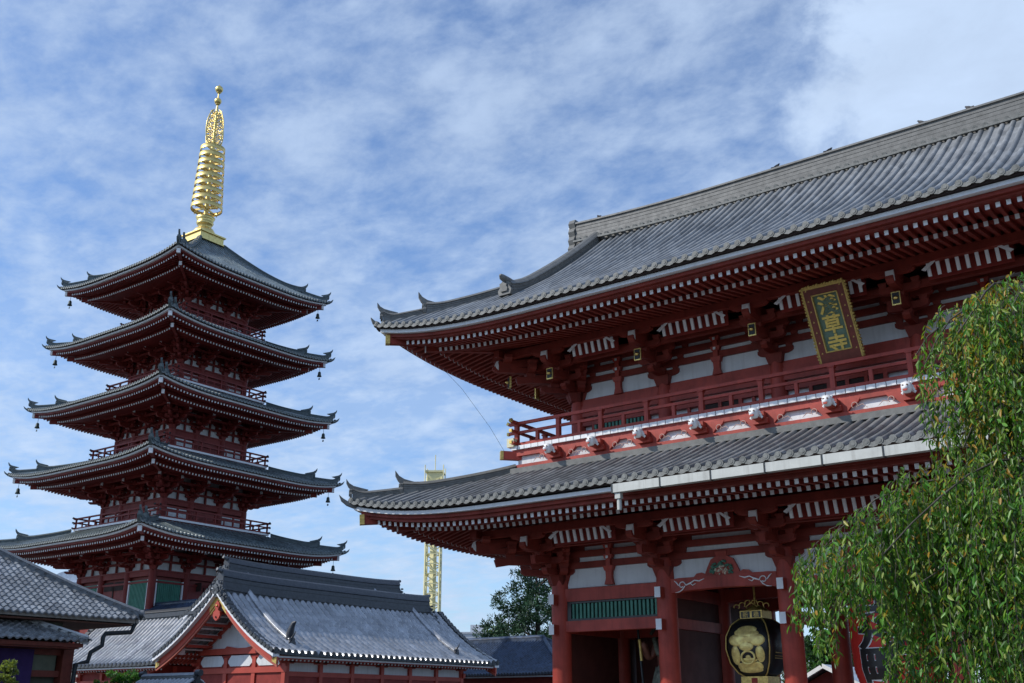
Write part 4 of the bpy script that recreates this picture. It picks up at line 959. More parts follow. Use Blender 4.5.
def near_shop():
    G = empty('side_building', (-43.7, 16.6, 0)); tag(G, 'low building with stepped grey pantile roofs and a brown-red post, at the left edge', 'building')
    def pantile(M, rf, k, imax, pitch=.27, course=.24, m=0, t_lim=None):
        half = rf.half(k); n = int(2 * half / pitch); out = rf.out(k)
        w = [(0, .0), (.16, .035), (.34, .05), (.5, .035), (.66, -.01), (.84, -.02), (1, 0)]
        nc = int(imax / course)
        for q in range(nc):
            i0, i1 = q * course, (q + 1) * course + .02
            r0, r1 = [], []
            for j in range(n):
                for (u, h) in w[:-1]:
                    t = -half + (j + u) * pitch
                    if half - abs(t) < i0 - .1: continue
                    r0.append(Vector(rf.P(k, t, i0, h + .045))); r1.append(Vector(rf.P(k, t, i1, h + .008)))
            if len(r0) > 2:
                M.grid([[p + Vector((0, 0, -.06)) for p in r0], r0, r1], m, False)
    rf = Roof(7.0, 9.0, 4.88, .58, .008, .12, 2, 2)
    for k in (0, 1, 2, 3): M = MB(); pantile(M, rf, k, 6.9); M.build('roof', TILED, G)
    M = MB()
    for sx in (-1, 1):
        for sy in (-1, 1):
            pts = [(sx * (7 - i), sy * (9 - i), rf.z0 + rf.a * i + rf.c * i * i + .12 * max(0, 1 - i / 2) ** 1.5) for i in np.linspace(6.9, .15, 12)]; ridge(M, pts, .24, .24)
            M.tube([Vector(pts[-1]) + Vector((sx * .0, sy * .0, .1)), Vector(pts[-1]) + Vector((sx * .12, sy * .12, .1))], [.13, .13], 10)
    ridge(M, [(0, y, 9.4) for y in (-2.1, 0, 2.1)], .4, .5); M.build('hip_ridge', material('shop_ridge', (.15, .16, .17), .5, .25, 6, bump=.2), G)
    M = MB()
    for sx, sy, dx, dy in ((0, -1, 13.7, .12), (0, 1, 13.7, .12), (1, 0, .12, 17.4), (-1, 0, .12, 17.4)): M.box((sx * 6.8, sy * 8.8, 4.86), (dx, dy, .16))
    M.build('eave_board', material('eave_beige', (.33, .30, .26), .7), G)
    M = MB(); M.box((0, 0, 4.72), (13.4, 17.4, .06)); M.build('soffit', material('soffit_brown', (.14, .06, .04), .7), G)
    # lower skirt roof on the east side
    M = MB(); r2 = Roof(7.7, 6.4, 3.95, .42, 0, .03, 1, 1)
    pantile(M, r2, 1, 1.9); pantile(M, r2, 2, 1.9); M.build('skirt_roof', TILED, G)
    M = MB(); pts = [(7.7 - i, 6.4 - i, 3.95 + .42 * i) for i in np.linspace(1.9, .1, 6)]; ridge(M, pts, .2, .18); M.build('hip_ridge', material('pale_hip', (.42, .42, .41), .6), G)
    M = MB(); M.box((7.45, 0, 3.82), (.1, 12.4, .14)); M.box((0, 6.15, 3.82), (14.9, .1, .14)); M.box((6.9, 0, 3.72), (1.0, 12.2, .05)); M.build('skirt_eave', BROWN, G)
    M = MB(); M.box((0, -.1, 2.35), (12.0, 12.6, 4.7)); M.build('wall', material('dim_wall', (.12, .13, .10), .8), G)
    pc = MB(); pc.box((0, 0, 1.9), (.42, .42, 3.8)); pm = pc.mesh('post', [BROWN])
    for y in (6.25, 3.9, 1.0, -2.0, -5.0): place(pm, 'post', G, (6.35, y, 0), 0)
    M = MB(); M.box((6.32, .6, 2.85), (.2, 11.2, .22)); M.box((6.32, .6, 3.6), (.2, 11.2, .2)); M.build('wall_beam', BROWN, G)
    M = MB(); M.box((6.2, 5.1, 3.25), (.1, 1.7, .6)); M.build('board_panel', material('greenish_board', (.16, .18, .13), .7), G)
    # downpipe
    M = MB(); M.tube([(6.8, 8.75, 4.8), (6.8, 8.6, 4.45), (6.8, 7.5, 4.34), (6.8, 7.42, 4.2), (6.8, 7.42, 3.9), (6.8, 6.98, 3.64), (6.8, 6.90, 3.3), (6.75, 6.45, 3.2), (6.7, 6.42, 0)], .085, 8); M.build('downpipe', IRON, G)
near_shop()
M = MB()
rows = []
for a in range(9):
    z = 3.66 - a * .24; rows.append([(-37.05 + .06 * math.sin(j * 1.7) * (a / 8), 17.6 + j * .16, z) for j in range(25)])
M.grid(rows, 0, True); M.grid([[(p[0] - .02, p[1], p[2]) for p in r_] for r_ in rows], 0, True)
tag(M.build('curtain', material('purple_cloth', (.035, .012, .09), .8, .2, 4)), 'deep purple curtain hanging between posts at the far left', 'curtain')

def little_roof():
    G = empty('small_gate_roof', (-36.9, 27.2, 0)); tag(G, 'small grey tiled roof with a rounded ridge end, in front of the gabled hall', 'small roof')
    rf = Roof(1.75, 1.6, 1.85, .6, 0, .05, 1, 1); M = MB()
    for k in (0, 2): roof_side(M, rf, k, 1.55, .27, .075, gmin=1.75, ns=8, ni=4, step=.28, mdark=2)
    M.build('roof', [TILEK, RIDGEK, DARK], G)
    M = MB(); ridge(M, [(x, 0, 2.70) for x in (-1.65, 0, 1.65)], .3, .28); M.build('main_ridge', material('light_ridge', (.22, .23, .24), .5, .2, 6), G)
    for sx in (-1, 1): M = MB(); oni(M, (sx * 1.65, 0, 2.57), (sx, 0, 0), .55, 0, False); M.tube([(sx * 1.65, 0, 2.97), (sx * 1.9, 0, 2.97)], .13, 10); M.build('ridge_end_tile', RIDGEK, G)
    M = MB(); M.box((0, 0, 1.0), (2.9, .3, 1.9)); M.build('wall', PLASTER, G)
little_roof()

# ------------------------------------------------------------------ far things
def tower():
    G = empty('lattice_tower', (-130.0, 151.5, 0)); tag(G, 'tall thin pale yellow steel lattice tower in the distance behind the gate roof', 'tower')
    Y = material('cream_yellow_paint', (.72, .66, .36), .5, .1, 1); h = 43.6; w = 1.35; rot = .6
    c, s_ = math.cos(rot), math.sin(rot)
    cn = [(x * c - y * s_, x * s_ + y * c) for x, y in ((-w, -w), (w, -w), (w, w), (-w, w))]
    M = MB()
    for x, y in cn: M.bar((x, y, 0), (x, y, h), .26, .26)
    M.build('mast', Y, G); M = MB()
    n = 24
    for q in range(n):
        z0, z1 = h * q / n, h * (q + 1) / n
        for a in range(4):
            p, r_ = cn[a], cn[(a + 1) % 4]; M.bar((*p, z0), (*r_, z0 + .05), .18, .18)
            if (q + a) % 2: M.bar((*p, z0), (*r_, z1), .18, .18)
            else: M.bar((*r_, z0), (*p, z1), .18, .18)
    M.bar((0, 0, 0), (0, 0, h), .9, .9); M.build('lattice', Y, G)
    M = MB(); M.box((0, 0, h - 1.2), (4.0, 4.0, .4), rz=rot); M.box((0, 0, h + 1.0), (3.4, 3.4, .35), rz=rot); M.box((0, 0, h), (2.9, 2.9, 2.2), rz=rot, taper=.9)
    for x, y in cn: M.bar((x * 1.3, y * 1.3, h - 1), (x * 1.3, y * 1.3, h + 2.2), .14, .14)
    M.tube([(0, 0, h), (0, 0, h + 4.5)], .09, 5); M.build('tower_head', Y, G)
tower()
def block(name, label, loc, d, rz, mat, n=5, floors=3, vault=False, base=True):
    G = empty(name, loc, rz); tag(G, label, 'building'); M = MB(); M.box((0, 0, d[2] / 2), d); M.build('wall', mat, G)
    glass = material('dim_glass', (.05, .07, .09), .2)
    fh = 3.0
    for f in range(floors):
        for q in range(n):
            M = MB(); x = -d[0] / 2 + d[0] * (q + .5) / n; M.box((x, -d[1] / 2 - .02, d[2] - 1.8 - f * fh), (d[0] / n * .6, .08, 1.4)); M.build('window', glass, G)
    M = MB(); M.box((0, 0, d[2] + .2), (d[0] + .4, d[1] + .4, .4)); M.box((d[0] * .1, 0, d[2] + 1.2), (d[0] * .35, d[1] * .5, 2))
    M.build('roof_block', mat, G)
    if vault:
        M = MB(); M.prism([(d[0] * .5 * math.cos(t), d[0] * .28 * math.sin(t)) for t in np.linspace(0, math.pi, 12)], (0, -d[1] * .45, d[2] + .4), (1, 0, 0), (0, 0, 1), (0, d[1] * .9, 0)); M.build('vaulted_roof', material('white_sheet', (.75, .78, .82), .4), G)
block('apartment_building', 'small pale grey apartment block on the horizon left of the pine', (-161.5, 204, 0), (11, 10, 18.5), .6, material('pale_concrete', (.50, .52, .55), .8), 5, 3)
block('office_building', 'white vault-roofed building glimpsed under the lowest pagoda roof', (-162, 99.5, 0), (7, 10, 20.5), .9, material('white_concrete', (.6, .63, .66), .8), 4, 3, vault=True)

# ------------------------------------------------------------------ lanterns, plaque, statue
def plaque():
    top = Vector((-10.07, 29.72, 13.90)); bot = Vector((-9.99, 30.62, 11.72)); up = (top - bot); H = up.length; up.normalize(); rt = Vector((1, 0, 0)); n = rt.cross(up)  # towards viewer
    if n.y > 0: n = -n
    G = empty('name_plaque', tuple(bot)); tag(G, 'tall hanging plaque with gold characters on green inside a gilded brown frame', 'plaque')
    w = 1.30
    def plate(M, x0, x1, z0, z1, d0, d1, m=0):
        M.prism([(x0, z0), (x1, z0), (x1, z1), (x0, z1)], n * d0, rt, up, n * (d1 - d0), m)
    M = MB(); plate(M, -w / 2 + .2, w / 2 - .2, .25, H - .2, .0, .05); M.build('board', BOARDG, G)
    M = MB()
    for a in ((-w / 2, -w / 2 + .24, .0, H), (w / 2 - .24, w / 2, .0, H), (-w / 2 + .24, w / 2 - .24, H - .24, H), (-w / 2 + .24, w / 2 - .24, 0, .30)): plate(M, *a, -.03, .13)
    fr = M.build('frame', BROWN, G)
    M = MB()
    for a in ((-w / 2 + .24, -w / 2 + .275, .30, H - .24), (w / 2 - .275, w / 2 - .24, .30, H - .24), (-w / 2 + .24, w / 2 - .24, H - .275, H - .24), (-w / 2 + .24, w / 2 - .24, .30, .335)): plate(M, *a, .05, .15)
    for sx in (-1, 1):
        q = 0
        while q < H:
            z = q; wob = .02 * math.sin(q * 9); M.prism([(0, 0), (.05 + abs(wob), .02), (.055 + abs(wob), .06), (0, .09)], rt * (sx * w / 2) + up * z, rt * sx, up, n * .14, 0); q += .1
        M.prism([(-.03, 0), (.03, 0), (.03, H), (-.03, H)], rt * (sx * (w / 2 - .0)) + n * -.02, rt, up, n * .16, 0)
    for j in range(15): M.prism([(-.05, 0), (.05, 0), (.03, .06 + .02 * (j % 3)), (-.03, .06)], rt * (-w / 2 + .05 + j * (w - .1) / 14) + up * H, rt, up, n * .13, 0)
    M.prism([(-w / 2, -.035), (w / 2, -.035), (w / 2, .02), (-w / 2, .02)], up * (H - .01) + n * -.01, rt, up, n * .15, 0)
    for sx in (-1, 1):
        for j in range(7): c = rt * (sx * (w / 2 - .12)) + up * (.3 + j * .33) + n * .13; M.prism([(-.03, -.02), (.03, -.01), (.0, .04)], c, rt, up, n * .01, 0)
    M.build('gilt_trim', GOLDP, fr)
    me_rot = Matrix((rt, up, n)).transposed().to_4x4()
    for j, ch in enumerate('淺草寺'):
        o = bpy.data.objects.new('character', text_mesh(ch, .60, .015, material('bright_gold_leaf', (.80, .58, .14), .4, .15, 14, metal=.3), 'character', .016)); COL.objects.link(o); o.parent = G
        p = up * (H - .60 - j * .61) + n * .07; o.matrix_local = Matrix.Translation(p) @ me_rot @ Matrix.Rotation(0, 4, 'Z')
plaque()

def copper_lantern():
    cx, cy = GX + (CXS[1] + CXS[2]) / 2, 33.7; zb = 2.62
    G = empty('copper_lantern', (cx, cy, zb)); tag(G, 'black metal lantern with gold emblem and scrollwork hanging in the side bay', 'lantern')
    prof = [(.40, 0), (.58, .12), (.78, .42), (.88, .85), (.86, 1.25), (.70, 1.62), (.46, 1.82)]
    M = MB(); M.lathe([(0, 0)] + prof + [(0, 1.84)], n=32, sq=5.0); M.build('body', BLACK, G)
    def surf(x, z):  # front (south) face depth at height
        zz = [p[1] for p in prof]; rr = [p[0] for p in prof]; r_ = np.interp(z, zz, rr); f = min(.98, abs(x) / r_); return -r_ * (1 - f ** 5) ** .2
    def edge(k): return [(k * p[0] * .86, -p[0] * .93 - .012, p[1]) for p in prof]
    M = MB()
    for k in (-1, 1): M.tube(edge(k), .022, 6)
    M.tube([(p[0] * .93 + .012, p[0] * .86, p[1]) for p in prof], .016, 6)
    for z in (.55, .62, .72): M.tube([(np.interp(z, [p[1] for p in prof], [p[0] for p in prof]) * 1.0 + .01, y, z) for y in (-.6, 0, .6)], .012, 5)
    M.box((0, 0, 1.95), (.78, .78, .26)); M.box((0, 0, -.12), (.92, .92, .26)); M.build('gilt_collar', GOLDP, G)
    M = MB()
    for x0 in (-.19, .19): M.box((x0, -.395, 1.95), (.3, .012, .2))
    M.box((0, -.465, -.12), (.2, .012, .16), 1); M.build('name_plate', [BLACK, REDB], G)
    for x0, ch in ((-.19, '新'), (.19, '橋')):
        o = bpy.data.objects.new('character', text_mesh(ch, .2, .004, GOLDP, 'character', 0)); COL.objects.link(o); o.parent = G; o.location = (x0, -.405, 1.95); o.rotation_euler = (math.pi / 2, 0, 0)
    # swelling emblem, built from lobes
    M = MB()
    def lobe(x, z, rx, rz, t=.022, hole=False):
        n_ = 18
        if hole:
            M.tube([(x + rx * math.cos(a), surf(x, z) - .03, z + rz * math.sin(a)) for a in np.linspace(0, 2 * math.pi, 20)], .038, 6)
        else:
            c = []
            for k in range(4):
                s_ = [1, .95, .7, .0][k]; c.append([(x + rx * s_ * math.cos(a), surf(x + rx * s_ * math.cos(a), z + rz * s_ * math.sin(a)) - .005 - t * [0, .5, .85, 1][k], z + rz * s_ * math.sin(a)) for a in np.linspace(0, 2 * math.pi, n_ + 1)])
            M.grid(c[::-1], 0, True)
    for a in ((0, 1.45, .34, .12), (-.1, 1.36, .34, .13), (.12, 1.32, .3, .12), (-.33, 1.12, .30, .19), (0, 1.2, .3, .2), (.34, 1.12, .28, .19), (-.03, .93, .26, .15), (-.42, .66, .15, .3), (.42, .68, .15, .26), (0, .5, .3, .07), (0, .2, .4, .09), (-.28, .3, .14, .12), (.3, .32, .14, .13), (0, .36, .3, .12)): lobe(*a)
    lobe(0, .58, .23, .2, hole=True); lobe(0, .58, .09, .08)
    M.build('gold_emblem', material('dull_gold_leaf', (.88, .64, .22), .4, .3, 6, metal=.35), G)
    M = MB()
    for sx in (-1, 1):
        for k in range(3): M.tube([(sx * (.12 + .2 * k + .1 * math.cos(a)), -.3, 2.22 + .06 * (2 - k) + .08 * math.sin(a)) for a in np.linspace(-.5, 4, 9)], .02, 5)
    M.tube([(-.2, -.3, 2.2), (0, -.3, 2.36), (.2, -.3, 2.2)], .022, 5); M.tube([(0, 0, 2.0), (0, 0, 3.2)], .04, 6); M.lathe([(.5, 2.08), (.3, 2.2), (.05, 2.3)], n=4)
    M.build('scrollwork', GOLDP, G)
copper_lantern()

def red_lantern():
    G = empty('red_paper_lantern', (GX, 33.9, 2.15)); tag(G, 'giant red paper lantern with bold black characters, half hidden behind the weeping branches', 'lantern')
    prof = [(1.0, .0), (1.18, .12), (1.33, .6), (1.37, 1.5), (1.37, 2.2), (1.33, 2.8), (1.15, 3.3), (.95, 3.42)]
    pr = []
    for q in range(60):
        z = 3.42 * q / 59; pr.append((float(np.interp(z, [p[1] for p in prof], [p[0] for p in prof])) + .012 * (q % 2), z))
    M = MB(); M.lathe(pr, n=48); M.build('paper_body', material('red_paper', (.60, .03, .02), .55, .08, 3), G)
    M = MB(); M.lathe([(0, -.22), (.98, -.22), (1.04, -.1), (1.02, .04)], n=40); M.lathe([(.98, 3.4), (1.0, 3.6), (.9, 3.7), (0, 3.72)], n=40); M.build('metal_rim', BLACK, G)
    M = MB(); M.lathe([(1.045, -.16), (1.06, -.12), (1.05, -.06)], n=40); M.lathe([(1.01, 3.5), (1.02, 3.56), (1.0, 3.6)], n=40); M.tube([(0, 0, 3.7), (0, 0, 4.2)], .05, 6); M.build('gilt_rim', GOLDP, G)
    # characters wrapped on the body, white outline under black
    for layer, (mat, bold, off) in enumerate(((WHITE, .075, .018), (BLACK, .045, .034))):
        for j, ch in enumerate('小舟町'):
            me = text_mesh(ch, 1.28, 0, mat, 'character', bold)
            import bmesh
            bm = bmesh.new(); bm.from_mesh(me); bmesh.ops.triangulate(bm, faces=bm.faces); 
            for _ in range(2): bmesh.ops.subdivide_edges(bm, edges=[e for e in bm.edges if e.calc_length() > .12], cuts=2); bmesh.ops.triangulate(bm, faces=bm.faces)
            z0 = 2.82 - j * 1.08
            for v in bm.verts:
                x, y = v.co.x * 1.35, v.co.y * .92 + z0; r_ = float(np.interp(y, [p[1] for p in prof], [p[0] for p in prof])) + off; a = x / 1.37; v.co = (r_ * math.sin(a), -r_ * math.cos(a), y)
            bm.to_mesh(me); bm.free(); o = bpy.data.objects.new('character', me); COL.objects.link(o); o.parent = G
red_lantern()

def statue():
    G = empty('guardian_statue', (GX + 0.2 + (CXS[0] + CXS[1]) / 2 + .75, 33.6, .7)); tag(G, 'dim wooden guardian statue with a long pole, standing inside the left bay', 'statue')
    skin = material('dull_red_wood', (.16, .06, .04), .6, .3, 4); cloth = material('faded_robe', (.12, .13, .10), .7, .6, 5)
    V = [(0, 0, 1.9), (0, 0, 2.5), (0, .03, 3.0), (0, 0, 3.25), (0, -.08, 3.55), (0, -.06, 3.75), (-.42, 0, 3.05), (-.75, -.15, 2.6), (-.68, -.5, 2.95), (-.66, -.6, 3.15), (.42, 0, 3.05), (.72, -.1, 2.55), (.6, -.45, 2.2), (.58, -.55, 2.1), (-.22, 0, 1.7), (-.3, -.1, 1.0), (-.32, 0, .3), (-.32, -.25, .2), (.22, 0, 1.7), (.32, 0, 1.0), (.34, 0, .3), (.34, -.25, .2)]
    E_ = [(0, 1), (1, 2), (2, 3), (3, 4), (4, 5), (2, 6), (6, 7), (7, 8), (8, 9), (2, 10), (10, 11), (11, 12), (12, 13), (0, 14), (14, 15), (15, 16), (16, 17), (0, 18), (18, 19), (19, 20), (20, 21)]
    Rr = [.38, .36, .36, .16, .24, .2, .22, .17, .13, .12, .22, .17, .13, .12, .24, .2, .14, .12, .24, .2, .14, .12]
    me = bpy.data.meshes.new('body'); me.from_pydata(V, E_, []); o = bpy.data.objects.new('body', me); COL.objects.link(o)
    md = o.modifiers.new('s', 'SKIN'); sv_ = me.skin_vertices[0].data
    for i, r_ in enumerate(Rr): sv_[i].radius = (r_, r_)
    sv_[0].use_root = True; sb_ = o.modifiers.new('u', 'SUBSURF'); sb_.levels = sb_.render_levels = 2
    dg = bpy.context.evaluated_depsgraph_get(); m2 = bpy.data.meshes.new_from_object(o.evaluated_get(dg)); bpy.data.objects.remove(o)
    m2.materials.clear(); m2.materials.append(skin)
    for p in m2.polygons: p.use_smooth = True
    o = bpy.data.objects.new('body', m2); COL.objects.link(o); o.parent = G
    M = MB(); M.lathe([(.40, 2.35), (.52, 2.1), (.62, 1.7), (.78, 1.1), (.86, .8)], n=24); 
    for k in range(9): a = k * .7; M.tube([(.45 * math.cos(a), .4 * math.sin(a), 2.3), (.6 * math.cos(a + .2), .55 * math.sin(a + .2), 1.7), (.88 * math.cos(a + .1), .8 * math.sin(a + .1), .8)], [.06, .07, .1], 6)
    M.tube([(-.5, -.1, 3.25), (-.2, -.38, 2.75), (.3, -.38, 2.45), (.6, -.2, 2.3)], [.1, .12, .12, .1], 8); M.tube([(-.75, .1, 3.4), (-.3, .25, 4.15), (.3, .25, 4.15), (.8, .1, 3.4), (1.0, 0, 2.4)], [.06, .09, .09, .09, .05], 7)
    M.build('robe', cloth, G)
    M = MB(); M.lathe([(.22, 3.72), (.24, 3.85), (.14, 3.98), (.1, 4.12), (0, 4.16)], n=14); 
    for s_ in (-1, 1): M.lathe([(0, -.04), (.045, 0), (0, .04)], (s_ * .09, -.31, 3.63), 8, 1); M.tube([(s_ * .03, -.33, 3.74), (s_ * .17, -.27, 3.78)], .02, 5)
    M.prism([(-.05, 0), (.05, 0), (0, .14)], (0, -.30, 3.48), (1, 0, 0), (0, 0, 1), (0, -.07, 0), 0); M.build('hair_and_face', [skin, WHITE], G)
    M = MB(); M.box((0, 0, .05), (1.8, 1.2, .3)); M.build('pedestal', DARK, G)
    M = MB(); M.tube([(-.66, -.62, 1.0), (-.78, -.62, 2.6), (-.9, -.62, 4.3)], .045, 8); M.tube([(-.745, -.62, 2.5), (-.80, -.62, 3.2)], .055, 8, 1); M.build('pole', [IRON, GOLDP], G)
statue()

# iron conductor cable from the upper eave
M = MB(); M.tube([(-24.6, 28.0, 14.2), (-23.6, 28.9, 12.8), (-22.9, 29.7, 11.4), (-22.45, 30.2, 10.3)], .006, 5)
tag(M.build('conductor_cable', IRON), 'thin grey cable running from the upper eave corner down to the balcony corner', 'cable')
# birds on the ridge
def bird(x, z, rz, label):
    M = MB(); M.tube([(-.24, 0, -.02), (-.12, 0, .06), (0, 0, .10), (.10, 0, .15), (.15, 0, .22), (.19, 0, .24)], [.015, .05, .085, .075, .05, .02], 10); M.tube([(.17, 0, .235), (.235, 0, .225)], [.018, .004], 6)
    M.prism([(-.12, 0), (-.36, -.05), (-.36, .0), (-.1, .05)], (0, -.03, .02), (1, 0, 0), (0, 0, 1), (0, .06, 0)); 
    for s_ in (-1, 1): M.prism([(-.22, -.02), (.06, .02), (.08, .09), (-.04, .1)], (0, s_ * .075, .02), (1, 0, 0), (0, 0, 1), (0, s_ * .015, 0)); M.tube([(.0, s_ * .03, .04), (.0, s_ * .03, -.06)], .01, 4)
    o = M.build('bird', material('bird_plumage', (.02, .02, .024), .6)); o.location = (x, GY, z - .02); o.scale = (.62, .62, .62); o.rotation_euler = (0, 0, rz); tag(o, label, 'bird', 'birds on the main ridge')
ztop = 14.5 + .55 * 8.9 + .0165 * 8.9 ** 2 - .26 + 1.08 + .04
for (x, rz, lb) in ((-21.5, 2.6, 'dark bird perched near the left end of the upper roof ridge'), (-13.35, .4, 'second dark bird from the left on the roof ridge'), (-11.25, .5, 'dark bird in the middle of the five on the roof ridge'), (-7.85, 3.0, 'dark bird fourth from the left on the roof ridge, near the right end'), (-6.22, 2.7, 'rightmost dark bird on the roof ridge')):
    bird(x, ztop + .28 * max(0, (abs(x - GX) - 5) / 7.3) ** 2 + .03, rz, lb)

# ------------------------------------------------------------------ vegetation
def leaf_material(name, trans=.35, rough=.45):
    m = bpy.data.materials.new(name); m.use_nodes = True; t = m.node_tree; t.nodes.clear()
    out = t.nodes.new('ShaderNodeOutputMaterial'); at = t.nodes.new('ShaderNodeAttribute'); at.attribute_name = 'leaf_colour'
    b = t.nodes.new('ShaderNodeBsdfPrincipled'); b.inputs['Roughness'].default_value = rough; b.inputs['Specular IOR Level'].default_value = .45
    tr = t.nodes.new('ShaderNodeBsdfTranslucent'); mx = t.nodes.new('ShaderNodeMixShader'); mx.inputs[0].default_value = trans
    sc = t.nodes.new('ShaderNodeVectorMath'); sc.operation = 'MULTIPLY'; sc.inputs[1].default_value = (1.3, 1.35, .6)
    t.links.new(at.outputs['Color'], b.inputs['Base Color']); t.links.new(at.outputs['Color'], sc.inputs[0]); t.links.new(sc.outputs[0], tr.inputs['Color'])
    t.links.new(b.outputs[0], mx.inputs[1]); t.links.new(tr.outputs[0], mx.inputs[2]); t.links.new(mx.outputs[0], out.inputs[0]); return m
LEAF = leaf_material('leaf', .42, .38); NEEDLE = leaf_material('needle_leaf', .12, .6)
def leaves(name, P, D, Nn, L, Wd, colr, mat, parent):
    """P base points, D unit directions, Nn side vectors, L lengths, Wd widths, colr per-leaf colours: one mesh of folded leaves"""
    n = len(P); D = D / np.linalg.norm(D, axis=1, keepdims=True); Sd = np.cross(D, Nn); Sd /= np.linalg.norm(Sd, axis=1, keepdims=True) + 1e-9; Up = np.cross(Sd, D)
    L = L[:, None]; Wd = Wd[:, None]
    v = np.stack([P, P + D * L * .3 + Sd * Wd * .5 + Up * Wd * .18, P + D * L * .68 + Sd * Wd * .42 + Up * Wd * .12 , P + D * L - Up * Wd * .25, P + D * L * .68 - Sd * Wd * .42 + Up * Wd * .12, P + D * L * .3 - Sd * Wd * .5 + Up * Wd * .18], 1).reshape(-1, 3)
    me = bpy.data.meshes.new(name); me.vertices.add(n * 6); me.vertices.foreach_set('co', v.ravel())
    f = (np.arange(n)[:, None] * 6 + np.array([0, 1, 2, 3, 0, 3, 4, 5])[None]).ravel(); me.loops.add(n * 8); me.loops.foreach_set('vertex_index', f)
    me.polygons.add(n * 2); me.polygons.foreach_set('loop_start', np.arange(n * 2) * 4); me.polygons.foreach_set('loop_total', np.full(n * 2, 4)); me.update(); me.validate()
    a = me.color_attributes.new('leaf_colour', 'FLOAT_COLOR', 'POINT'); c = np.ones((n, 6, 4)); c[:, :, :3] = colr[:, None, :]; a.data.foreach_set('color', c.ravel()); me.materials.append(mat)
    o = bpy.data.objects.new(name, me); COL.objects.link(o); o.parent = parent; return o

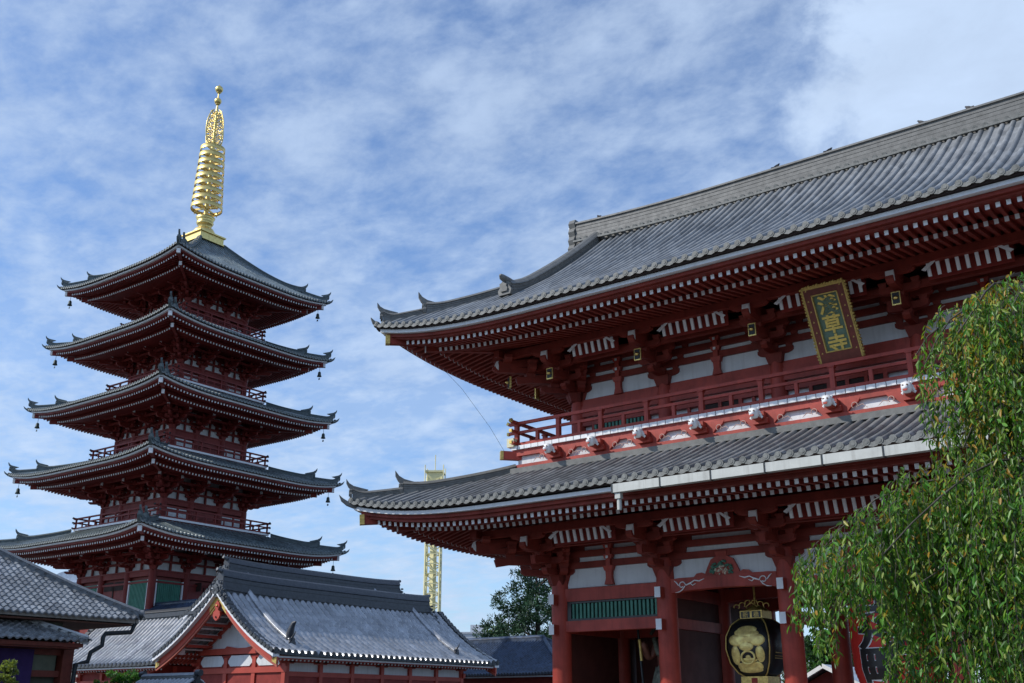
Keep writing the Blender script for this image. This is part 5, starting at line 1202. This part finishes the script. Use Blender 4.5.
def weeping_cherry():
    bx, by = .35, 9.6
    def px_of(p):
        a = math.atan2(-p[0], p[1]) - R(36.4); return 512 - 1116 * math.tan(a)
    G = empty('weeping_cherry_tree', (bx, by, 0)); tag(G, 'weeping tree with long drooping green and yellowing leaves at the right edge', 'tree')
    bark = material('cherry_bark', (.07, .06, .045), .85, .3, 6, bump=.5)
    off = np.array([bx, by, 0.])
    M = MB(); M.tube([(0, 0, 0), (.05, .05, 1.2), (-.1, 0, 2.4), (-.35, -.1, 3.6), (-.6, -.1, 4.6)], [.26, .22, .18, .13, .08], 12); M.build('trunk', bark, G)
    limbs = MB(); twigs = MB(); P = []; D = []; Nn = []; L = []; Wd = []; C = []
    def limb(p0, az, reach, rise, drop, r0):
        d = np.array([math.cos(az), math.sin(az), 0]); pts = []
        for q in range(9):
            f = q / 8; pts.append(np.array(p0) + d * reach * f + np.array([0.05 * math.sin(f * 7 + az), .05 * math.cos(f * 6), rise * math.sin(f * math.pi * .55) - drop * f ** 2.4]))
        limbs.tube([tuple(p) for p in pts], [max(.008, r0 * (1 - .85 * q / 8)) for q in range(9)], 6); return pts
    def strand(p, d0, ln, dens, yellow, lsz=1.0):
        u = px_of(p); zmin = 2.42 if 848 < u < 905 else (2.4 - (u - 790) * .012 if u < 848 else 1.2)
        if 915 < u < 950 and p[2] > 3.6: zmin = 3.45
        if p[2] - ln < zmin + .1: ln = max(.22, p[2] - zmin - rng.uniform(0, .25))
        n = max(4, int(ln / .034)); p = np.array(p); d = np.array(d0, float); pts = [p.copy()]; step = ln / n
        sway = rng.normal(0, .035, 2)
        for k in range(n):
            d = d * .72 + np.array([sway[0], sway[1], -.42]); d[:2] += rng.normal(0, .03, 2); dn = d / np.linalg.norm(d); p = p + dn * step; pts.append(p.copy())
            for _ in range(dens if rng.random() < .93 else 0):
                a = rng.uniform(0, 2 * math.pi); side = np.array([math.cos(a), math.sin(a), 0]); ld = side * rng.uniform(.15, 1.0) + np.array([0, 0, -rng.uniform(.3, 1.2)])
                P.append(p + rng.normal(0, .012, 3)); D.append(ld); Nn.append(side * .6 + rng.normal(0, .55, 3) + np.array([0, 0, .5])); s_ = rng.uniform(.65, 1.15) * lsz; L.append(.070 * s_); Wd.append(.021 * s_ * rng.uniform(.8, 1.2))
                g = rng.random()
                if g < yellow: c = np.array([.42, .24, .03]) if rng.random() < .6 else np.array([.36, .33, .05])
                elif g < yellow + .12: c = np.array([.30, .38, .08])
                else: c = np.array([.115, .25, .036]) * rng.uniform(.35, 1.45); c[0] *= rng.uniform(.7, 1.35)
                C.append(c)
        twigs.tube([tuple(q) for q in pts[::2]], .0028, 3, caps=False, smooth=False)
    def cloud(p0, azs, reach, rise, drop, r0, slen, every, yellow, dens=2, f0=.15):
        for az in azs:
            pts = limb(p0, az, reach * rng.uniform(.86, 1.05), rise * rng.uniform(.85, 1.1), drop, r0); n = int(reach / every)
            for q in range(n):
                f = f0 + (1 - f0) * (q + rng.random()) / n; x = f * 8; i = min(7, int(x)); p = pts[i] + (pts[i + 1] - pts[i]) * (x - i)
                side = rng.normal(0, .16 + .13 * f, 3) * np.array([1, 1, .25]); dz = np.array([math.cos(az), math.sin(az), 0]) * .25
                strand(p + side, dz + rng.normal(0, .3, 3) * np.array([1, 1, .3]) + np.array([0, 0, .12]), slen * rng.uniform(.45, 1.1) * (1 - .15 * f), dens, yellow)
    rv = np.array([math.cos(R(20)), math.sin(R(20)), 0]); vv = np.array([-rv[1], rv[0], 0])
    def dome(c, ra, rb_, zt, h, n, l0, l1, yellow, dens, pw=2.2, seed=0):
        nc = max(8, n // 9); ca = rng.uniform(0, 2 * math.pi, nc); cq = np.sqrt(rng.uniform(.05, 1, nc)); cl = rng.uniform(.65, 1.15, nc)
        for k in range(n):
            if k % 3 == 0: a = rng.uniform(0, 2 * math.pi); q = math.sqrt(rng.random()); kl = 1
            else: w = rng.integers(0, nc); a = ca[w] + rng.normal(0, .09); q = min(1.04, cq[w] + rng.normal(0, .06)); kl = cl[w]
            q = abs(q); p = np.array([*c, 0.]) + rv * (ra * q * math.cos(a)) + vv * (rb_ * q * math.sin(a)); p[2] = zt - h * q ** pw - rng.random() ** 2 * .3 + .06 * math.sin(5 * a + seed) + .05 * math.sin(9 * a)
            d = rv * math.cos(a) + vv * math.sin(a); strand(p, d * (.25 + .35 * q) + rng.normal(0, .22, 3) + np.array([0, 0, .38]), kl * rng.uniform(l0, l1) * (1 - .3 * q * abs(math.cos(a))), dens, yellow * (2.4 if q < .75 and rng.random() < .4 else .6))
        for k in range(14):
            a = k * 2 * math.pi / 14 + .3; pts = []
            for q in np.linspace(.05, 1, 9):
                p = np.array([*c, 0.]) + rv * (ra * q * math.cos(a)) + vv * (rb_ * q * math.sin(a)); p[2] = zt - h * q ** pw - .10 + .05 * math.sin(q * 9 + k * 2) + .06 * math.sin(5 * a + seed); pts.append(tuple(p))
            limbs.tube(pts, [.011 * (1 - .8 * q) + .003 for q in np.linspace(0, 1, 9)], 6)
        limbs.tube([(bx - .1, by, 2.4), (c[0] * .5 + bx * .5, c[1] * .5 + by * .5 + .5, zt - .9), (c[0], c[1] + .3, zt - .5), (c[0], c[1], zt - .06)], [.08, .05, .03, .012], 8)
    dome((-1.30, 9.3), 1.06, .85, 5.02, .50, 420, .7, 1.75, .20, 2, 3.2)
    dome((-1.35, 9.3), .80, .7, 4.3, .5, 150, .5, 1.2, .03, 2)
    dome((-.92, 9.35), 2.62, 1.25, 3.50, .74, 1300, .6, 1.35, .08, 2, 3.6, 2)
    dome((-.87, 9.5), 2.5, 1.2, 3.0, .5, 620, .6, 1.2, .02, 2, 3.4, 1)
    dome((-.8, 9.5), 2.0, 1.1, 2.45, .4, 200, .6, 1.1, .02, 2, 2.4, 1)
    limbs.v = [tuple(np.array(v) - off) for v in limbs.v]; twigs.v = [tuple(np.array(v) - off) for v in twigs.v]
    lo = limbs.build('limbs', bark, G); twigs.build('twigs', bark, G)
    leaves('foliage', np.array(P) - off, np.array(D), np.array(Nn), np.array(L), np.array(Wd), np.array(C), LEAF, G)
    print('cherry leaves', len(P))
weeping_cherry()

def tree(name, label, loc, H, blobs, n, ls, base, var, mat, trunk_r=.3, cat='tree', group=None, needle=False):
    G = empty(name, loc); tag(G, label, cat, group); bark = material('bark', (.07, .05, .04), .9, .3, 5, bump=.4)
    M = MB(); M.tube([(0, 0, 0), (.1, 0, H * .35), (-.05, .1, H * .7), (0, 0, H * .95)], [trunk_r, trunk_r * .8, trunk_r * .45, .04], 9)
    tr = M.build('trunk', bark, G); M = MB(); P = []; D = []; Nn = []; C = []; L = []
    tot = sum(b[3] ** 2 for b in blobs)
    for (x, y, z, r_, fl) in blobs:
        M.tube([(0, 0, max(.3, z - r_ * .9)), (x * .5, y * .5, z - r_ * .35), (x, y, z)], [trunk_r * .35, trunk_r * .22, .03], 5)
        nc = max(6, int(34 * r_ / 2)); k = int(n * r_ ** 2 / tot)
        cen = rng.normal(0, 1, (nc, 3)); cen /= np.linalg.norm(cen, axis=1, keepdims=True); cen *= (r_ * rng.uniform(.55, 1.05, (nc, 1))); cen[:, 2] *= fl
        cr = rng.uniform(.16, .36, nc) * r_; ct = rng.uniform(1 - var, 1 + var, nc)
        w = rng.integers(0, nc, k); o_ = rng.normal(0, 1, (k, 3)); o_ /= np.linalg.norm(o_, axis=1, keepdims=True); o_ *= (rng.random((k, 1)) ** .45) * cr[w][:, None]; o_[:, 2] *= .6
        p = cen[w] + o_ + np.array([x, y, z]); P.append(p); d = o_ / (np.linalg.norm(o_, axis=1, keepdims=True) + 1e-6) * .8 + rng.normal(0, .5, (k, 3)) + ([0, 0, .35] if needle else [0, 0, -.1]); D.append(d); Nn.append(rng.normal(0, 1, (k, 3)) + [0, 0, .8])
        L.append(ls * rng.uniform(.6, 1.3, k)); C.append(np.array(base)[None] * ct[w][:, None] * rng.uniform(.7, 1.35, (k, 1)))
    M.build('limbs', bark, G); L = np.concatenate(L)
    leaves('foliage', np.concatenate(P), np.concatenate(D), np.concatenate(Nn), L, L * (.28 if needle else .5), np.concatenate(C), mat, G)
    return G
def rb(n, R_, z0, z1, r0, r1, fl=.75, seed=1):
    g_ = np.random.default_rng(seed); out = []
    for k in range(n):
        z = z0 + (z1 - z0) * k / (n - 1); f = 1 - .75 * (k / (n - 1)) ** 1.4; a = k * 2.4; out.append((R_ * f * math.cos(a) * g_.uniform(.5, 1), R_ * f * math.sin(a) * g_.uniform(.5, 1), z, (r0 + (r1 - r0) * k / (n - 1)) * g_.uniform(.85, 1.15), fl))
    return out
tree('pine_tree', 'tall dark green conifer filling the gap between the low halls and the gate', (-59.0, 84.0, 0), 16.2, rb(18, 6.0, 4.0, 14.4, 3.1, 1.3, .6, 3), 36000,   .34, (.030, .078, .036), .4, NEEDLE, .35, needle=True)
tree('broadleaf_tree', 'bright green leafy tree at the left foot of the dark conifer', (-63.6, 84.0, 0), 9.4, rb(5, 1.5, 5.5, 8.7, 1.2, .7, .7, 5), 5000, .22, (.13, .17, .04), .35, LEAF, .15)
tree('garden_tree', 'green tree seen through the gate opening right of the column', (-26.5, 71, 0), 7.4, rb(9, 3.2, 2.6, 5.9, 2.2, 1.3, .7, 8), 15000, .24, (.05, .11, .035), .35, LEAF, .25)
tree('shrub', 'round green shrub below the low striped hall, left of the small tiled roof', (-41.3, 28.0, 0), 3.3, rb(5, .8, 1.9, 2.95, .95, .6, .7, 9), 9000, .10, (.07, .18, .035), .3, LEAF, .08, 'shrub')
tree('potted_tree', 'little yellow-green leafy tree in front of the purple curtain at the left edge', (-27.2, 15.0, 0), 2.85, rb(4, .35, 1.8, 2.65, .42, .28, .8, 4), 3000, .08, (.17, .20, .05), .4, LEAF, .04, 'small tree')
# low roof seen through the gate opening
def far_roof():
    G = empty('far_pavilion', (-19.0, 52, -.55)); tag(G, 'low roof with pale sloping edge seen through the gate opening beneath the green tree', 'pavilion')
    M = MB(); M.prism([(-3.6, 2.3), (0, 4.2), (3.6, 2.3), (3.6, 2.1), (0, 4.0), (-3.6, 2.1)], (0, -1.5, 0), (1, 0, 0), (0, 0, 1), (0, 5, 0)); M.build('roof', TILEK, G)
    M = MB(); M.prism([(-3.7, 2.28), (0, 4.22), (3.7, 2.28), (3.7, 2.1), (0, 4.02), (-3.7, 2.1)], (0, -1.6, 0), (1, 0, 0), (0, 0, 1), (0, .1, 0)); M.build('barge_board', WHITE, G)
    M = MB(); M.box((0, 1, 1.4), (5.6, 4, 2.8)); M.prism([(-2.8, 2.5), (0, 3.9), (2.8, 2.5)], (0, -1, 0), (1, 0, 0), (0, 0, 1), (0, 4, 0)); M.build('wall', REDB, G)
far_roof()
